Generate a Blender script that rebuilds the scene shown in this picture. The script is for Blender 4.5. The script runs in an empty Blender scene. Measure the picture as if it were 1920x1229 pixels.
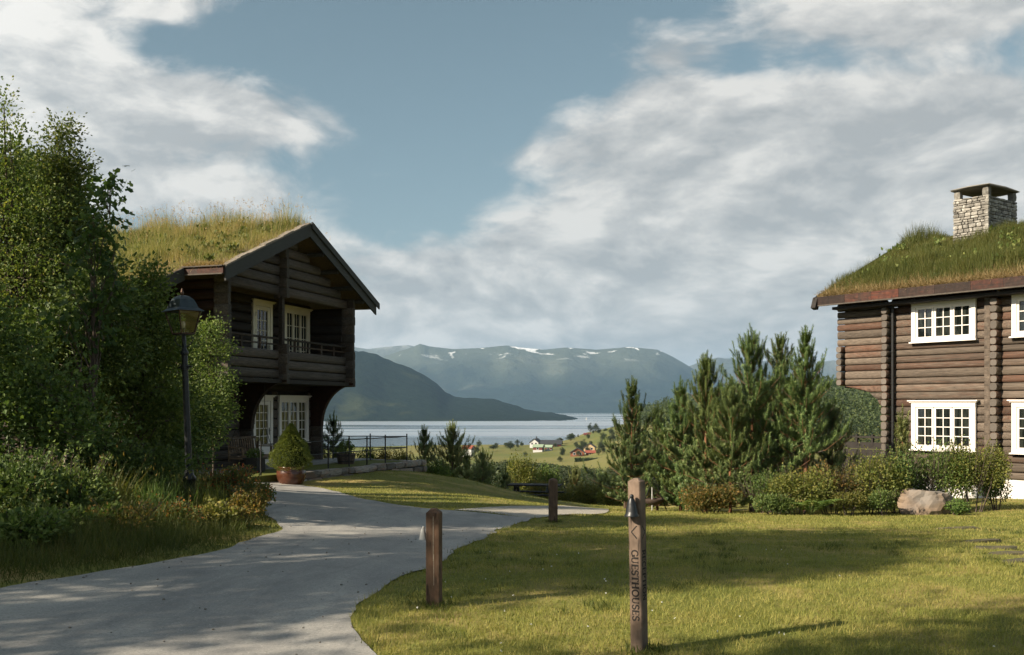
import bpy, bmesh, math, random
import numpy as np
from mathutils import Vector, Matrix, geometry
from mathutils import noise as mnoise

R = math.radians
SC = bpy.context.scene
COL = SC.collection
EYE = 1.6
FPX = 1867.0          # focal length in photograph pixels
HOR = 765.0           # horizon row in the photograph

# ------------------------------------------------------------------ camera
cd = bpy.data.cameras.new('camera')
cd.lens = 35.0
cd.sensor_width = 36.0
cd.shift_y = (HOR - 614.5) / 1920.0
cd.clip_start = 0.1
cd.clip_end = 60000.0
cam = bpy.data.objects.new('camera', cd)
cam.location = (0, 0, EYE)
cam.rotation_euler = (R(90), 0, 0)
COL.objects.link(cam)
SC.camera = cam

# ------------------------------------------------------------------ light
SUN_EL = R(31)
SUN_TO = Vector((-0.885, -0.465, 0)).normalized() * math.cos(SUN_EL) + Vector((0, 0, math.sin(SUN_EL)))
sl = bpy.data.lights.new('sun', 'SUN')
sl.energy = 5.0
sl.angle = R(0.55)
sl.color = (1.0, 0.86, 0.67)
so = bpy.data.objects.new('sun', sl)
so.rotation_euler = SUN_TO.to_track_quat('Z', 'Y').to_euler()
so.location = (-30, -20, 40)
COL.objects.link(so)

SC.view_settings.view_transform = 'Standard'
SC.view_settings.look = 'None'
SC.view_settings.exposure = 1.12
SC.view_settings.gamma = 1.0
SC.view_settings.use_curve_mapping = False
cy = SC.cycles
cy.use_denoising = True
try:
    cy.denoiser = 'OPENIMAGEDENOISE'
except Exception:
    pass
cy.use_adaptive_sampling = True
cy.adaptive_threshold = 0.015
cy.max_bounces = 7
cy.diffuse_bounces = 3
cy.glossy_bounces = 2
cy.transmission_bounces = 4
cy.transparent_max_bounces = 8
cy.volume_bounces = 0
cy.sample_clamp_indirect = 6.0
cy.caustics_reflective = False
cy.caustics_refractive = False


# ------------------------------------------------------------------ node helpers
class NT:
    def __init__(self, tree):
        self.t = tree
        self.t.nodes.clear()

    def n(self, kind, **kw):
        nd = self.t.nodes.new(kind)
        for k, v in kw.items():
            setattr(nd, k, v)
        return nd

    def l(self, a, b):
        self.t.links.new(a, b)

    def val(self, sock, v):
        if isinstance(v, bpy.types.NodeSocket):
            self.l(v, sock)
        else:
            sock.default_value = v

    def math(self, op, a, b=None, c=None, clamp=False):
        nd = self.n('ShaderNodeMath', operation=op, use_clamp=clamp)
        self.val(nd.inputs[0], a)
        if b is not None:
            self.val(nd.inputs[1], b)
        if c is not None:
            self.val(nd.inputs[2], c)
        return nd.outputs[0]

    def vmath(self, op, a, b=None):
        nd = self.n('ShaderNodeVectorMath', operation=op)
        self.val(nd.inputs[0], a)
        if b is not None:
            self.val(nd.inputs[1], b)
        return nd.outputs['Value'] if op in ('DOT_PRODUCT', 'LENGTH') else nd.outputs[0]

    def mix(self, f, a, b, blend='MIX'):
        nd = self.n('ShaderNodeMix', data_type='RGBA', blend_type=blend)
        self.val(nd.inputs[0], f)
        for s, v in ((nd.inputs[6], a), (nd.inputs[7], b)):
            if isinstance(v, (tuple, list)) and len(v) == 3:
                v = (*v, 1)
            self.val(s, v)
        return nd.outputs[2]

    def noise(self, vec, scale, detail=4, rough=0.55, dist=0.0):
        nd = self.n('ShaderNodeTexNoise')
        if vec is not None:
            self.l(vec, nd.inputs['Vector'])
        nd.inputs['Scale'].default_value = scale
        nd.inputs['Detail'].default_value = detail
        nd.inputs['Roughness'].default_value = rough
        nd.inputs['Distortion'].default_value = dist
        return nd.outputs['Fac']

    def ramp(self, fac, stops):
        nd = self.n('ShaderNodeValToRGB')
        els = nd.color_ramp.elements
        while len(els) < len(stops):
            els.new(0.5)
        for e, (p, c) in zip(els, stops):
            e.position = p
            e.color = (*c, 1) if len(c) == 3 else c
        self.l(fac, nd.inputs[0])
        return nd.outputs[0]

    def maprange(self, v, a, b, c=0.0, d=1.0, smooth=False):
        nd = self.n('ShaderNodeMapRange')
        if smooth:
            nd.interpolation_type = 'SMOOTHSTEP'
        self.val(nd.inputs[0], v)
        for i, x in enumerate((a, b, c, d)):
            nd.inputs[i + 1].default_value = x
        return nd.outputs[0]

    def mapping(self, vec, scale=(1, 1, 1), loc=(0, 0, 0)):
        nd = self.n('ShaderNodeMapping')
        self.l(vec, nd.inputs[0])
        nd.inputs['Scale'].default_value = scale
        nd.inputs['Location'].default_value = loc
        return nd.outputs[0]


def px_dir(x, y):
    return Vector(((x - 960) / FPX, 1.0, -(y - HOR) / FPX)).normalized()


# ------------------------------------------------------------------ world: sky and clouds
w = bpy.data.worlds.new('World')
SC.world = w
w.use_nodes = True
w.cycles.sampling_method = 'MANUAL'
w.cycles.sample_map_resolution = 512
T = NT(w.node_tree)
outw = T.n('ShaderNodeOutputWorld')
bg = T.n('ShaderNodeBackground')
bg.inputs['Strength'].default_value = 0.1
T.l(bg.outputs[0], outw.inputs[0])
sky = T.n('ShaderNodeTexSky', sky_type='NISHITA')
sky.sun_disc = False
sky.sun_elevation = SUN_EL
sky.sun_rotation = math.atan2(SUN_TO.x, SUN_TO.y)
sky.air_density = 1.0
sky.dust_density = 1.0
sky.ozone_density = 1.5
tc = T.n('ShaderNodeTexCoord')
D = tc.outputs['Generated']
hs = T.n('ShaderNodeHueSaturation')
hs.inputs['Saturation'].default_value = 0.74
hs.inputs['Hue'].default_value = 0.464
hs.inputs['Value'].default_value = 0.44
T.l(sky.outputs[0], hs.inputs['Color'])


def cloud_noise(off):
    p = T.mapping(D, scale=(1.0, 1.0, 2.1), loc=off)
    wn = T.n('ShaderNodeTexNoise')
    T.l(p, wn.inputs['Vector'])
    wn.inputs['Scale'].default_value = 3.2
    wn.inputs['Detail'].default_value = 3
    wv = T.vmath('MULTIPLY', T.vmath('SUBTRACT', wn.outputs['Color'], (.5, .5, .5)), (.22, .22, .22))
    p = T.vmath('ADD', p, wv)
    a = T.noise(p, 3.4, 4, 0.5)
    b = T.noise(p, 9.0, 8, 0.58)
    c = T.noise(p, 24.0, 5, 0.6)
    s = T.math('ADD', T.math('MULTIPLY', a, 0.56), T.math('MULTIPLY', b, 0.50))
    return T.math('ADD', s, T.math('MULTIPLY_ADD', c, 0.16, -0.11))


OFF = (3.1, 0.4, 1.7)
N1 = cloud_noise(OFF)
N2 = cloud_noise((OFF[0] - 0.022, OFF[1] - 0.01, OFF[2] + 0.05))
cov = T.math('ADD', N1, -0.02)
BLOBS = [
    (60, 40, 150, 80, .26), (310, 5, 90, 42, .26), (450, 205, 210, 66, .32), (90, 250, 240, 110, .26),
    (330, 352, 250, 40, .22), (620, 255, 60, 40, .10),
    (800, 190, 230, 250, -.19), (600, 70, 260, 100, -.18), (1080, 70, 300, 100, -.20), (760, 410, 150, 60, -.20), (290, 95, 90, 40, -.18),
    (1480, 330, 440, 150, .26), (1800, 260, 420, 240, .20), (1260, 185, 110, 50, .20), (1010, 290, 110, 36, .14),
    (1150, 520, 480, 110, .26), (1650, 560, 520, 170, .22), (900, 605, 160, 50, .30), (1120, 615, 200, 50, .26),
    (1650, 30, 300, 60, .14), (1270, 98, 90, 34, .24), (890, 88, 26, 24, .20), (1440, 112, 240, 45, -.16), (1780, 120, 200, 40, -.12),
]
for cx, cyy, rx, ry, wt in BLOBS:
    c = px_dir(cx, cyy)
    d = T.vmath('SUBTRACT', D, tuple(c))
    d = T.vmath('MULTIPLY', d, (FPX / rx, FPX / rx * 0.6, FPX / ry))
    g = T.math('EXPONENT', T.math('MULTIPLY', T.vmath('DOT_PRODUCT', d, d), -1.0))
    cov = T.math('MULTIPLY_ADD', g, wt, cov)
sep = T.n('ShaderNodeSeparateXYZ')
T.l(D, sep.inputs[0])
low = T.maprange(sep.outputs[2], 0.0, 0.20, 1.0, 0.0, True)
cov = T.math('MULTIPLY_ADD', low, 0.17, cov)
cmask = T.maprange(cov, 0.45, 0.66, 0.0, 1.0, True)
emb = T.math('SUBTRACT', N1, N2)
lum = T.math('MULTIPLY_ADD', emb, 4.6, 0.57)
thick = T.maprange(cov, 0.58, 0.95, 0.0, 1.0)
lum = T.math('MULTIPLY_ADD', thick, -0.10, lum, clamp=True)
ccol = T.ramp(lum, [(0.10, (2.05, 2.12, 2.12)), (0.5, (2.80, 2.80, 2.72)), (0.9, (3.8, 3.7, 3.5))])
# cloud scatters the sun forward: boosted towards the unseen sun's side to raise the fill light
fwd = T.maprange(T.vmath('DOT_PRODUCT', D, tuple(SUN_TO)), -0.15, 1.0)
ccol = T.mix(1.0, ccol, T.math('MULTIPLY_ADD', T.math('POWER', fwd, 1.6), 1.7, 1.0), 'MULTIPLY')
fin = T.mix(T.math('MULTIPLY', cmask, 0.95), hs.outputs[0], ccol)
T.l(fin, bg.inputs['Color'])


# ------------------------------------------------------------------ materials
def new_mat(name):
    m = bpy.data.materials.new(name)
    m.use_nodes = True
    t = NT(m.node_tree)
    out = t.n('ShaderNodeOutputMaterial')
    b = t.n('ShaderNodeBsdfPrincipled')
    t.l(b.outputs[0], out.inputs[0])
    return m, t, b, out


def simple(name, c1, c2=None, scale=6.0, rough=0.7, bump=0.0, stretch=(1, 1, 1), metal=0.0, rnd=0.0, detail=5, spec=0.4, c3=None, coord='Object'):
    m, t, b, out = new_mat(name)
    c2 = c2 or tuple(x * 0.75 for x in c1)
    tcn = t.n('ShaderNodeTexCoord')
    v = tcn.outputs[coord]
    oi = t.n('ShaderNodeObjectInfo')
    off = t.vmath('MULTIPLY', oi.outputs['Location'], (3.7, 2.3, 5.1))
    v = t.vmath('ADD', t.mapping(v, stretch), off)
    f = t.noise(v, scale, detail, 0.6)
    col = t.mix(t.maprange(f, 0.32, 0.68), c1, c2)
    if c3:
        f2 = t.noise(v, scale * 0.31, 3, 0.5)
        col = t.mix(t.maprange(f2, 0.5, 0.68), col, c3)
    if rnd:
        k = t.maprange(oi.outputs['Random'], 0, 1, 1 - rnd, 1 + rnd)
        hsv = t.n('ShaderNodeHueSaturation')
        t.l(col, hsv.inputs['Color'])
        t.l(k, hsv.inputs['Value'])
        col = hsv.outputs[0]
    t.l(col, b.inputs['Base Color'])
    b.inputs['Roughness'].default_value = rough
    b.inputs['Metallic'].default_value = metal
    b.inputs['Specular IOR Level'].default_value = spec
    if bump:
        bp = t.n('ShaderNodeBump')
        bp.inputs['Strength'].default_value = bump
        bp.inputs['Distance'].default_value = 0.02
        t.l(f, bp.inputs['Height'])
        t.l(bp.outputs[0], b.inputs['Normal'])
    return m


def wood(name, grey, red, redness=0.5, rough=0.8, grain=(1.5, 14, 14), bump=0.35):
    """weathered timber: grain along local x, each object its own share of red and grey"""
    m, t, b, out = new_mat(name)
    tcn = t.n('ShaderNodeTexCoord')
    oi = t.n('ShaderNodeObjectInfo')
    geo = t.n('ShaderNodeNewGeometry')
    off = t.vmath('MULTIPLY', oi.outputs['Location'], (7.7, 3.3, 9.1))
    v = t.vmath('ADD', t.mapping(tcn.outputs['Object'], grain), off)
    v2 = t.vmath('ADD', t.mapping(tcn.outputs['Object'], (3.5, 3, 3)), off)
    g = t.noise(v, 2.2, 6, 0.65, 0.3)
    patch = t.noise(v2, 1.3, 4, 0.6, 0.4)
    r = t.math('ADD', t.math('MULTIPLY', oi.outputs['Random'], 0.9), t.math('MULTIPLY', patch, 1.1))
    fr = t.maprange(r, 1.35 - redness, 1.75 - redness)
    col = t.mix(fr, grey, red)
    col = t.mix(t.maprange(g, 0.25, 0.75), tuple(x * 0.45 for x in grey), col)
    col = t.mix(t.maprange(t.noise(v, 0.9, 5, 0.7), 0.52, 0.72, 0, 0.6), col, tuple(min(1, x * 1.55) for x in grey))
    vc = t.vmath('ADD', t.mapping(tcn.outputs['Object'], (grain[0] * 1.1, grain[1] * 1.6, grain[2] * 1.6)), off)
    ck = t.noise(vc, 1.6, 3, 0.5, 0.2)
    col = t.mix(t.maprange(ck, 0.66, 0.70, 0.0, 0.85), col, tuple(x * 0.16 for x in grey))
    kn = t.n('ShaderNodeTexVoronoi')
    kn.inputs['Scale'].default_value = 1.0
    t.l(t.vmath('ADD', t.mapping(tcn.outputs['Object'], (9, 2.6, 2.6)), off), kn.inputs['Vector'])
    col = t.mix(t.maprange(kn.outputs['Distance'], 0.06, 0.13, 0.7, 0.0), col, tuple(x * 0.35 for x in grey))
    k = t.maprange(t.noise(v2, 3.1, 2), 0.3, 0.7, 0.65, 1.3)
    rnd2 = t.math('FRACT', t.math('MULTIPLY', oi.outputs['Random'], 7.13))
    k = t.math('MULTIPLY', k, t.maprange(rnd2, 0, 1, 0.62, 1.22))
    hsv = t.n('ShaderNodeHueSaturation')
    t.l(col, hsv.inputs['Color'])
    t.l(k, hsv.inputs['Value'])
    t.l(hsv.outputs[0], b.inputs['Base Color'])
    b.inputs['Roughness'].default_value = rough
    b.inputs['Specular IOR Level'].default_value = 0.25
    bp = t.n('ShaderNodeBump')
    bp.inputs['Strength'].default_value = bump
    bp.inputs['Distance'].default_value = 0.015
    t.l(g, bp.inputs['Height'])
    t.l(bp.outputs[0], b.inputs['Normal'])
    return m


def leafmat(name, stops, trans=0.35, rough=0.55, tscale=1.25, patch=None):
    """foliage: each leaf its own tint"""
    m, t, b, out = new_mat(name)
    geo = t.n('ShaderNodeNewGeometry')
    f = geo.outputs['Random Per Island']
    if patch:
        tcn = t.n('ShaderNodeTexCoord')
        nz = t.noise(tcn.outputs['Object'], patch, 3, 0.5)
        f = t.math('ADD', t.math('MULTIPLY', f, 0.55), t.maprange(nz, 0.3, 0.7, 0.0, 0.45))
    col = t.ramp(f, stops)
    oi = t.n('ShaderNodeObjectInfo')
    hv = t.n('ShaderNodeHueSaturation')
    t.l(col, hv.inputs['Color'])
    t.l(t.maprange(oi.outputs['Random'], 0, 1, 0.78, 1.18), hv.inputs['Value'])
    t.l(t.maprange(t.math('FRACT', t.math('MULTIPLY', oi.outputs['Random'], 5.7)), 0, 1, 0.485, 0.512), hv.inputs['Hue'])
    col = hv.outputs[0]
    t.l(col, b.inputs['Base Color'])
    b.inputs['Roughness'].default_value = rough
    b.inputs['Specular IOR Level'].default_value = 0.28
    tr = t.n('ShaderNodeBsdfTranslucent')
    tcol = t.mix(1.0, col, (tscale, tscale * 1.02, tscale * 0.55), 'MULTIPLY')
    t.l(tcol, tr.inputs['Color'])
    mx = t.n('ShaderNodeMixShader')
    mx.inputs[0].default_value = trans
    t.l(b.outputs[0], mx.inputs[1])
    t.l(tr.outputs[0], mx.inputs[2])
    t.l(mx.outputs[0], out.inputs[0])
    return m


# ------------------------------------------------------------------ mesh helpers
def np_mesh(name, V, F, mat=None, smooth=False):
    V = np.ascontiguousarray(V, np.float32)
    F = np.ascontiguousarray(F, np.int32)
    me = bpy.data.meshes.new(name)
    n, k = F.shape
    me.vertices.add(len(V))
    me.vertices.foreach_set('co', V.ravel())
    me.loops.add(n * k)
    me.loops.foreach_set('vertex_index', F.ravel())
    me.polygons.add(n)
    me.polygons.foreach_set('loop_start', np.arange(0, n * k, k, dtype=np.int32))
    if smooth:
        me.polygons.foreach_set('use_smooth', np.ones(n, bool))
    else:
        me.polygons.foreach_set('use_smooth', np.zeros(n, bool))
    if mat:
        me.materials.append(mat)
    me.update(calc_edges=True)
    return me


class MB:
    """collects shapes for ONE mesh"""
    def __init__(self):
        self.V, self.F, self.S, self.M = [], [], [], []

    def add(self, V, F, smooth=False, m=0):
        o = len(self.V)
        self.V += [tuple(v) for v in V]
        for f in F:
            self.F.append(tuple(i + o for i in f))
            self.S.append(smooth)
            self.M.append(m)
        return self

    def box(self, c, s, rot=None, m=0, bev=0.0):
        hx, hy, hz = s[0] / 2, s[1] / 2, s[2] / 2
        if bev <= 0:
            P = [(x, y, z) for x in (-hx, hx) for y in (-hy, hy) for z in (-hz, hz)]
            F = [(0, 1, 3, 2), (4, 6, 7, 5), (0, 4, 5, 1), (2, 3, 7, 6), (0, 2, 6, 4), (1, 5, 7, 3)]
        else:
            bm = bmesh.new()
            bmesh.ops.create_cube(bm, size=1)
            for v in bm.verts:
                v.co = Vector((v.co.x * s[0], v.co.y * s[1], v.co.z * s[2]))
            bmesh.ops.bevel(bm, geom=bm.edges[:] + bm.verts[:], offset=bev, segments=1, affect='EDGES')
            bm.verts.index_update()
            P = [tuple(v.co) for v in bm.verts]
            F = [tuple(v.index for v in f.verts) for f in bm.faces]
            bm.free()
        if rot is not None:
            P = [tuple(rot @ Vector(p)) for p in P]
        P = [(p[0] + c[0], p[1] + c[1], p[2] + c[2]) for p in P]
        return self.add(P, F, False, m)

    def tube(self, pts, rad, n=8, m=0, cap=True, smooth=True):
        pts = [Vector(p) for p in pts]
        if not hasattr(rad, '__len__'):
            rad = [rad] * len(pts)
        V, F = [], []
        ref = None
        for i, p in enumerate(pts):
            d = (pts[min(i + 1, len(pts) - 1)] - pts[max(i - 1, 0)])
            d = d.normalized() if d.length > 1e-9 else Vector((0, 0, 1))
            if ref is None:
                ref = d.orthogonal().normalized()
            a = (ref - d * ref.dot(d))
            a = a.normalized() if a.length > 1e-6 else d.orthogonal().normalized()
            ref = a
            b = d.cross(a)
            for k in range(n):
                t = 2 * math.pi * k / n
                V.append(p + (a * math.cos(t) + b * math.sin(t)) * rad[i])
        for i in range(len(pts) - 1):
            for k in range(n):
                F.append((i * n + k, i * n + (k + 1) % n, (i + 1) * n + (k + 1) % n, (i + 1) * n + k))
        self.add(V, F, smooth, m)
        if cap:
            self.add(V[:n], [tuple(range(n - 1, -1, -1))], False, m)
            self.add(V[-n:], [tuple(range(n))], False, m)
        return self

    def lathe(self, prof, n=20, c=(0, 0, 0), m=0, smooth=True):
        V, F = [], []
        for r, z in prof:
            for k in range(n):
                t = 2 * math.pi * k / n
                V.append((c[0] + r * math.cos(t), c[1] + r * math.sin(t), c[2] + z))
        for i in range(len(prof) - 1):
            for k in range(n):
                F.append((i * n + k, i * n + (k + 1) % n, (i + 1) * n + (k + 1) % n, (i + 1) * n + k))
        self.add(V, F, smooth, m)
        self.add(V[:n], [tuple(range(n - 1, -1, -1))], False, m)
        self.add(V[-n:], [tuple(range(n))], False, m)
        return self

    def prism(self, poly, axis, a, b, m=0):
        """poly: 2D points; extruded along axis between a and b"""
        n = len(poly)
        def p3(p, t):
            return {'x': (t, p[0], p[1]), 'y': (p[0], t, p[1]), 'z': (p[0], p[1], t)}[axis]
        V = [p3(p, a) for p in poly] + [p3(p, b) for p in poly]
        F = [tuple(range(n - 1, -1, -1)), tuple(range(n, 2 * n))]
        F += [(i, (i + 1) % n, n + (i + 1) % n, n + i) for i in range(n)]
        return self.add(V, F, False, m)

    def mesh(self, name, mats):
        me = bpy.data.meshes.new(name)
        me.from_pydata(self.V, [], self.F)
        me.polygons.foreach_set('use_smooth', self.S)
        if not isinstance(mats, (list, tuple)):
            mats = [mats]
        for x in mats:
            me.materials.append(x)
        if len(mats) > 1:
            me.polygons.foreach_set('material_index', self.M)
        bm = bmesh.new()
        bm.from_mesh(me)
        bmesh.ops.recalc_face_normals(bm, faces=bm.faces)
        bm.to_mesh(me)
        bm.free()
        me.update()
        return me

    def obj(self, name, mats, parent=None, **kw):
        return ob(name, self.mesh(name, mats), parent, **kw)


def ob(name, me, parent=None, loc=None, rot=None, scale=None, label=None, cat=None, group=None, kind=None):
    o = bpy.data.objects.new(name, me)
    COL.objects.link(o)
    if parent is not None:
        o.parent = parent
    if loc is not None:
        o.location = loc
    if rot is not None:
        o.rotation_euler = rot
    if scale is not None:
        o.scale = scale
    tag(o, label, cat, group, kind)
    return o


def tag(o, label=None, cat=None, group=None, kind=None):
    if label:
        o['label'] = label
    if cat:
        o['category'] = cat
    if group:
        o['group'] = group
    if kind:
        o['kind'] = kind
    return o


def thing(name, label, cat, loc=(0, 0, 0), rz=0.0, group=None):
    o = ob(name, None, None, loc, (0, 0, rz), None, label, cat, group)
    o.empty_display_size = 0.2
    return o


def copy_tree(o, parent=None):
    c = o.copy()
    COL.objects.link(c)
    if parent is not None:
        c.parent = parent
    for ch in list(o.children):
        copy_tree(ch, c)
    return c


def frames(d, roll):
    """N x 3 directions -> N x 3 x 3 with columns side, dir, normal"""
    d = d / np.maximum(np.linalg.norm(d, axis=1, keepdims=True), 1e-9)
    ref = np.where(np.abs(d[:, 2:3]) < 0.9, np.array([[0, 0, 1.0]]), np.array([[1.0, 0, 0]]))
    s = np.cross(d, ref)
    s /= np.linalg.norm(s, axis=1, keepdims=True)
    n = np.cross(s, d)
    c, q = np.cos(roll)[:, None], np.sin(roll)[:, None]
    s2 = s * c + n * q
    n2 = -s * q + n * c
    return np.stack([s2, d, n2], axis=2)


def scatter(TV, TF, pos, fr, scale):
    """copies a template (local x side, y along, z normal) to every frame; returns V, F"""
    TV = np.asarray(TV, float)
    TF = np.asarray(TF, int)
    n, k = len(pos), len(TV)
    sc = np.asarray(scale, float)
    if sc.ndim == 1:
        sc = np.repeat(sc[:, None], 3, 1)
    V = np.einsum('nij,nkj->nki', fr, TV[None] * sc[:, None, :]) + pos[:, None, :]
    F = TF[None] + (np.arange(n) * k)[:, None, None]
    return V.reshape(-1, 3), F.reshape(-1, TF.shape[1])


def join(parts):
    Vs, Fs, o = [], [], 0
    for V, F in parts:
        Vs.append(V)
        Fs.append(F + o)
        o += len(V)
    return np.concatenate(Vs), np.concatenate(Fs)


LEAF = (np.array([(0, 0, 0), (-.34, .45, .10), (0, 1, -.06), (.34, .45, .10)]), np.array([(0, 2, 1), (0, 3, 2)]))
_a = np.array([-2.5, -1.7, -1.05, -.6, 0, .6, 1.05, 1.7, 2.5])
_r = np.array([.38, .62, .36, .80, .55, .80, .36, .62, .38])
_r[4] = 1.0
_mv = [(0, .25, 0)] + [(math.sin(a) * r * .62, .25 + math.cos(a) * r * .75, -.08 * r) for a, r in zip(_a, _r)]
MAPLE = (np.array(_mv), np.array([(0, i + 1, i) for i in range(1, 9)]))
BLADE = (np.array([(-.5, 0, 0), (.5, 0, 0), (-.32, .55, .10), (.32, .55, .10), (0, 1, .38)]), np.array([(0, 1, 3), (0, 3, 2), (2, 3, 4)]))


def rough_box(seed, sx=1, sy=1, sz=1, jit=0.10, rnd=0.75):
    """irregular stone, 26 vertices"""
    rg = random.Random(seed)
    idx, V, F = {}, [], []
    for i in (-1, 0, 1):
        for j in (-1, 0, 1):
            for k in (-1, 0, 1):
                if (i, j, k) == (0, 0, 0):
                    continue
                m = abs(i) + abs(j) + abs(k)
                f = {1: 1.0, 2: 0.5 + rnd * 0.46, 3: 0.25 + rnd * 0.66}[m]
                idx[(i, j, k)] = len(V)
                V.append(Vector((i * f * sx, j * f * sy, k * f * sz)) * 0.5 + Vector((rg.uniform(-jit, jit) * sx, rg.uniform(-jit, jit) * sy, rg.uniform(-jit, jit) * sz)) * 0.5)
    for ax in range(3):
        for sgn in (-1, 1):
            o = [a for a in range(3) if a != ax]
            for p in (-1, 0):
                for q in (-1, 0):
                    def key(u, v):
                        kk = [0, 0, 0]
                        kk[ax] = sgn
                        kk[o[0]] = u
                        kk[o[1]] = v
                        return idx[tuple(kk)]
                    f = (key(p, q), key(p + 1, q), key(p + 1, q + 1), key(p, q + 1))
                    F.append(f if (sgn > 0) ^ (ax == 1) else f[::-1])
    return V, F


def smoothstep(a, b, x):
    t = np.clip((x - a) / (b - a), 0, 1)
    return t * t * (3 - 2 * t)


def fbm2(x, y, seed=0, octaves=4, scale=1.0):
    """cheap vectorised value noise"""
    x = np.asarray(x, float) * scale + seed * 17.3
    y = np.asarray(y, float) * scale - seed * 9.7
    tot, amp = np.zeros_like(x), 0.5
    for o in range(octaves):
        xi, yi = np.floor(x), np.floor(y)
        fx, fy = x - xi, y - yi
        fx, fy = fx * fx * (3 - 2 * fx), fy * fy * (3 - 2 * fy)
        def hsh(a, b):
            s = np.sin(a * 127.1 + b * 311.7 + seed * 3.1) * 43758.5453
            return s - np.floor(s)
        n = (hsh(xi, yi) * (1 - fx) + hsh(xi + 1, yi) * fx) * (1 - fy) + (hsh(xi, yi + 1) * (1 - fx) + hsh(xi + 1, yi + 1) * fx) * fy
        tot += amp * n
        amp *= 0.5
        x, y = x * 2.03 + 5.1, y * 2.03 + 3.7
    return tot

# ================================================================== SETTING
CP = np.array([
    (0, 0, 0), (-6, 0, .12), (6, 0, 0), (-12, 6, .5), (12, 4, 0), (1, 6.5, 0), (-.6, 8, 0), (-4.5, 8.8, 0), (12, 10, -.1), (20, 14, -.3), (0, -10, 0), (-15, -6, .6), (15, -6, .1),
    (-3.2, 14, -.12), (-5.4, 16.7, .12), (-9, 15, .5), (-12, 22, .45), (3, 12, -.13), (7, 15, -.3),
    (.74, 18, -.47), (3.4, 29.5, -1.38), (9.5, 23, -.83), (13, 25.5, -.75), (6, 22, -.75), (-6, 27, -.47), (-3.1, 34.4, -.66), (-6.8, 24.5, -.30),
    (-1.4, 33, -.79), (0, 31, -1.06), (1.1, 29, -1.22), (2.5, 28, -1.30), (-3, 22, -.42), (-1, 25, -.62), (.8, 36, -1.9), (3, 36, -2.1), (-8, 31, -.22), (-9, 26, -.1),
    (14, 34, -1.1), (-14, 32, -.2), (-12, 42, -.8), (22, 26, -.7), (-4.5, 39, -1.2), (8, 32, -1.5), (24, 40, -2)], float)


def _tps():
    n = len(CP)
    d = np.hypot(CP[:, None, 0] - CP[None, :, 0], CP[:, None, 1] - CP[None, :, 1])
    K = np.where(d > 0, d * d * np.log(np.maximum(d, 1e-9)), 0) + np.eye(n) * 0.6
    P = np.c_[np.ones(n), CP[:, :2]]
    A = np.block([[K, P], [P.T, np.zeros((3, 3))]])
    return np.linalg.solve(A, np.r_[CP[:, 2], 0, 0, 0])


TW = _tps()
FD = np.array([45, 60, 120, 300, 450, 550, 700, 800, 950, 1150, 1600, 4500], float)
FP = np.array([-2500, 300, 600, 840, 1000, 1100, 1180, 1240, 1400, 1560, 1640, 1900, 2600, 6000], float)
FT = np.array([
    [-1, -2, -6, -10, -10, -10, -10, -14, -20, -30, -60, -84],
    [-3, -5, -14, -32, -33, -32, -31, -40, -60, -84, -84, -84],
    [-3.6, -6.2, -12.5, -26, -30, -31, -29, -40, -60, -84, -84, -84],
    [-4.4, -7, -12.8, -25, -28.0, -27.5, -26.3, -36, -60, -84, -84, -84],
    [-4.6, -7, -12.8, -25, -28, -26.6, -26.0, -36, -60, -84, -84, -84],
    [-4.6, -7, -12.8, -24, -25.0, -24.6, -21.3, -19.5, -45, -84, -84, -84],
    [-4.6, -7, -12, -21, -20, -18, -14, -12, -20, -60, -84, -84],
    [-4.5, -6, -10, -20, -16, -13, -9, -7, -7, -20, -50, -84],
    [-4.2, -5.5, -9, -16, -9, -3, 5, 8, 10, 8, -30, -84],
    [-4.0, -5.2, -8, -14, -7, 0, 8, 11, 13, 11, -30, -84],
    [-3.8, -5, -8, -14, -8, -3, 3, 5, 6, 2, -40, -84],
    [-3.4, -5, -7, -10, -6, -2, 2, 4, 6, 2, -30, -84],
    [-2.5, -3, -4, -5, -4, -2, 0, 2, 4, 2, -10, -40],
    [-1.6, -1.6, -1, 0, 1, 2, 3, 3, 3, 3, 0, -10]], float) + EYE


def hgt(x, y):
    """ground height, vectorised"""
    x, y = np.atleast_1d(np.asarray(x, float)), np.atleast_1d(np.asarray(y, float))
    r = np.hypot(x, y)
    k = np.minimum(1, 46 / np.maximum(r, 1e-6))
    xc, yc = x * k, y * k
    d2 = (xc[:, None] - CP[None, :, 0]) ** 2 + (yc[:, None] - CP[None, :, 1]) ** 2
    ph = np.where(d2 > 0, 0.5 * d2 * np.log(np.maximum(d2, 1e-12)), 0)
    zn = ph @ TW[:len(CP)] + TW[-3] + TW[-2] * xc + TW[-1] * yc
    px = np.where(y > 0.2 * r, 960 + FPX * x / np.maximum(y, 0.2 * r + 1e-6), np.where(x < 0, -2500, 6000))
    px = np.clip(px, FP[0], FP[-1])
    i = np.clip(np.searchsorted(FP, px) - 1, 0, len(FP) - 2)
    fx = (px - FP[i]) / (FP[i + 1] - FP[i])
    rc = np.clip(r, FD[0], FD[-1])
    j = np.clip(np.searchsorted(FD, rc) - 1, 0, len(FD) - 2)
    fy = (rc - FD[j]) / (FD[j + 1] - FD[j])
    fy = fy * fy * (3 - 2 * fy)
    zf = (FT[i, j] * (1 - fx) + FT[i + 1, j] * fx) * (1 - fy) + (FT[i, j + 1] * (1 - fx) + FT[i + 1, j + 1] * fx) * fy
    amp = np.clip((r - 60) / 300, 0, 1) * 3.0
    zf = zf + amp * (fbm2(x, y, 3, 4, 1 / 55.0) - 0.47)
    w = smoothstep(35, 50, r)
    return zn * (1 - w) + zf * w


def h1(x, y):
    return float(hgt(x, y)[0])


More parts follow.
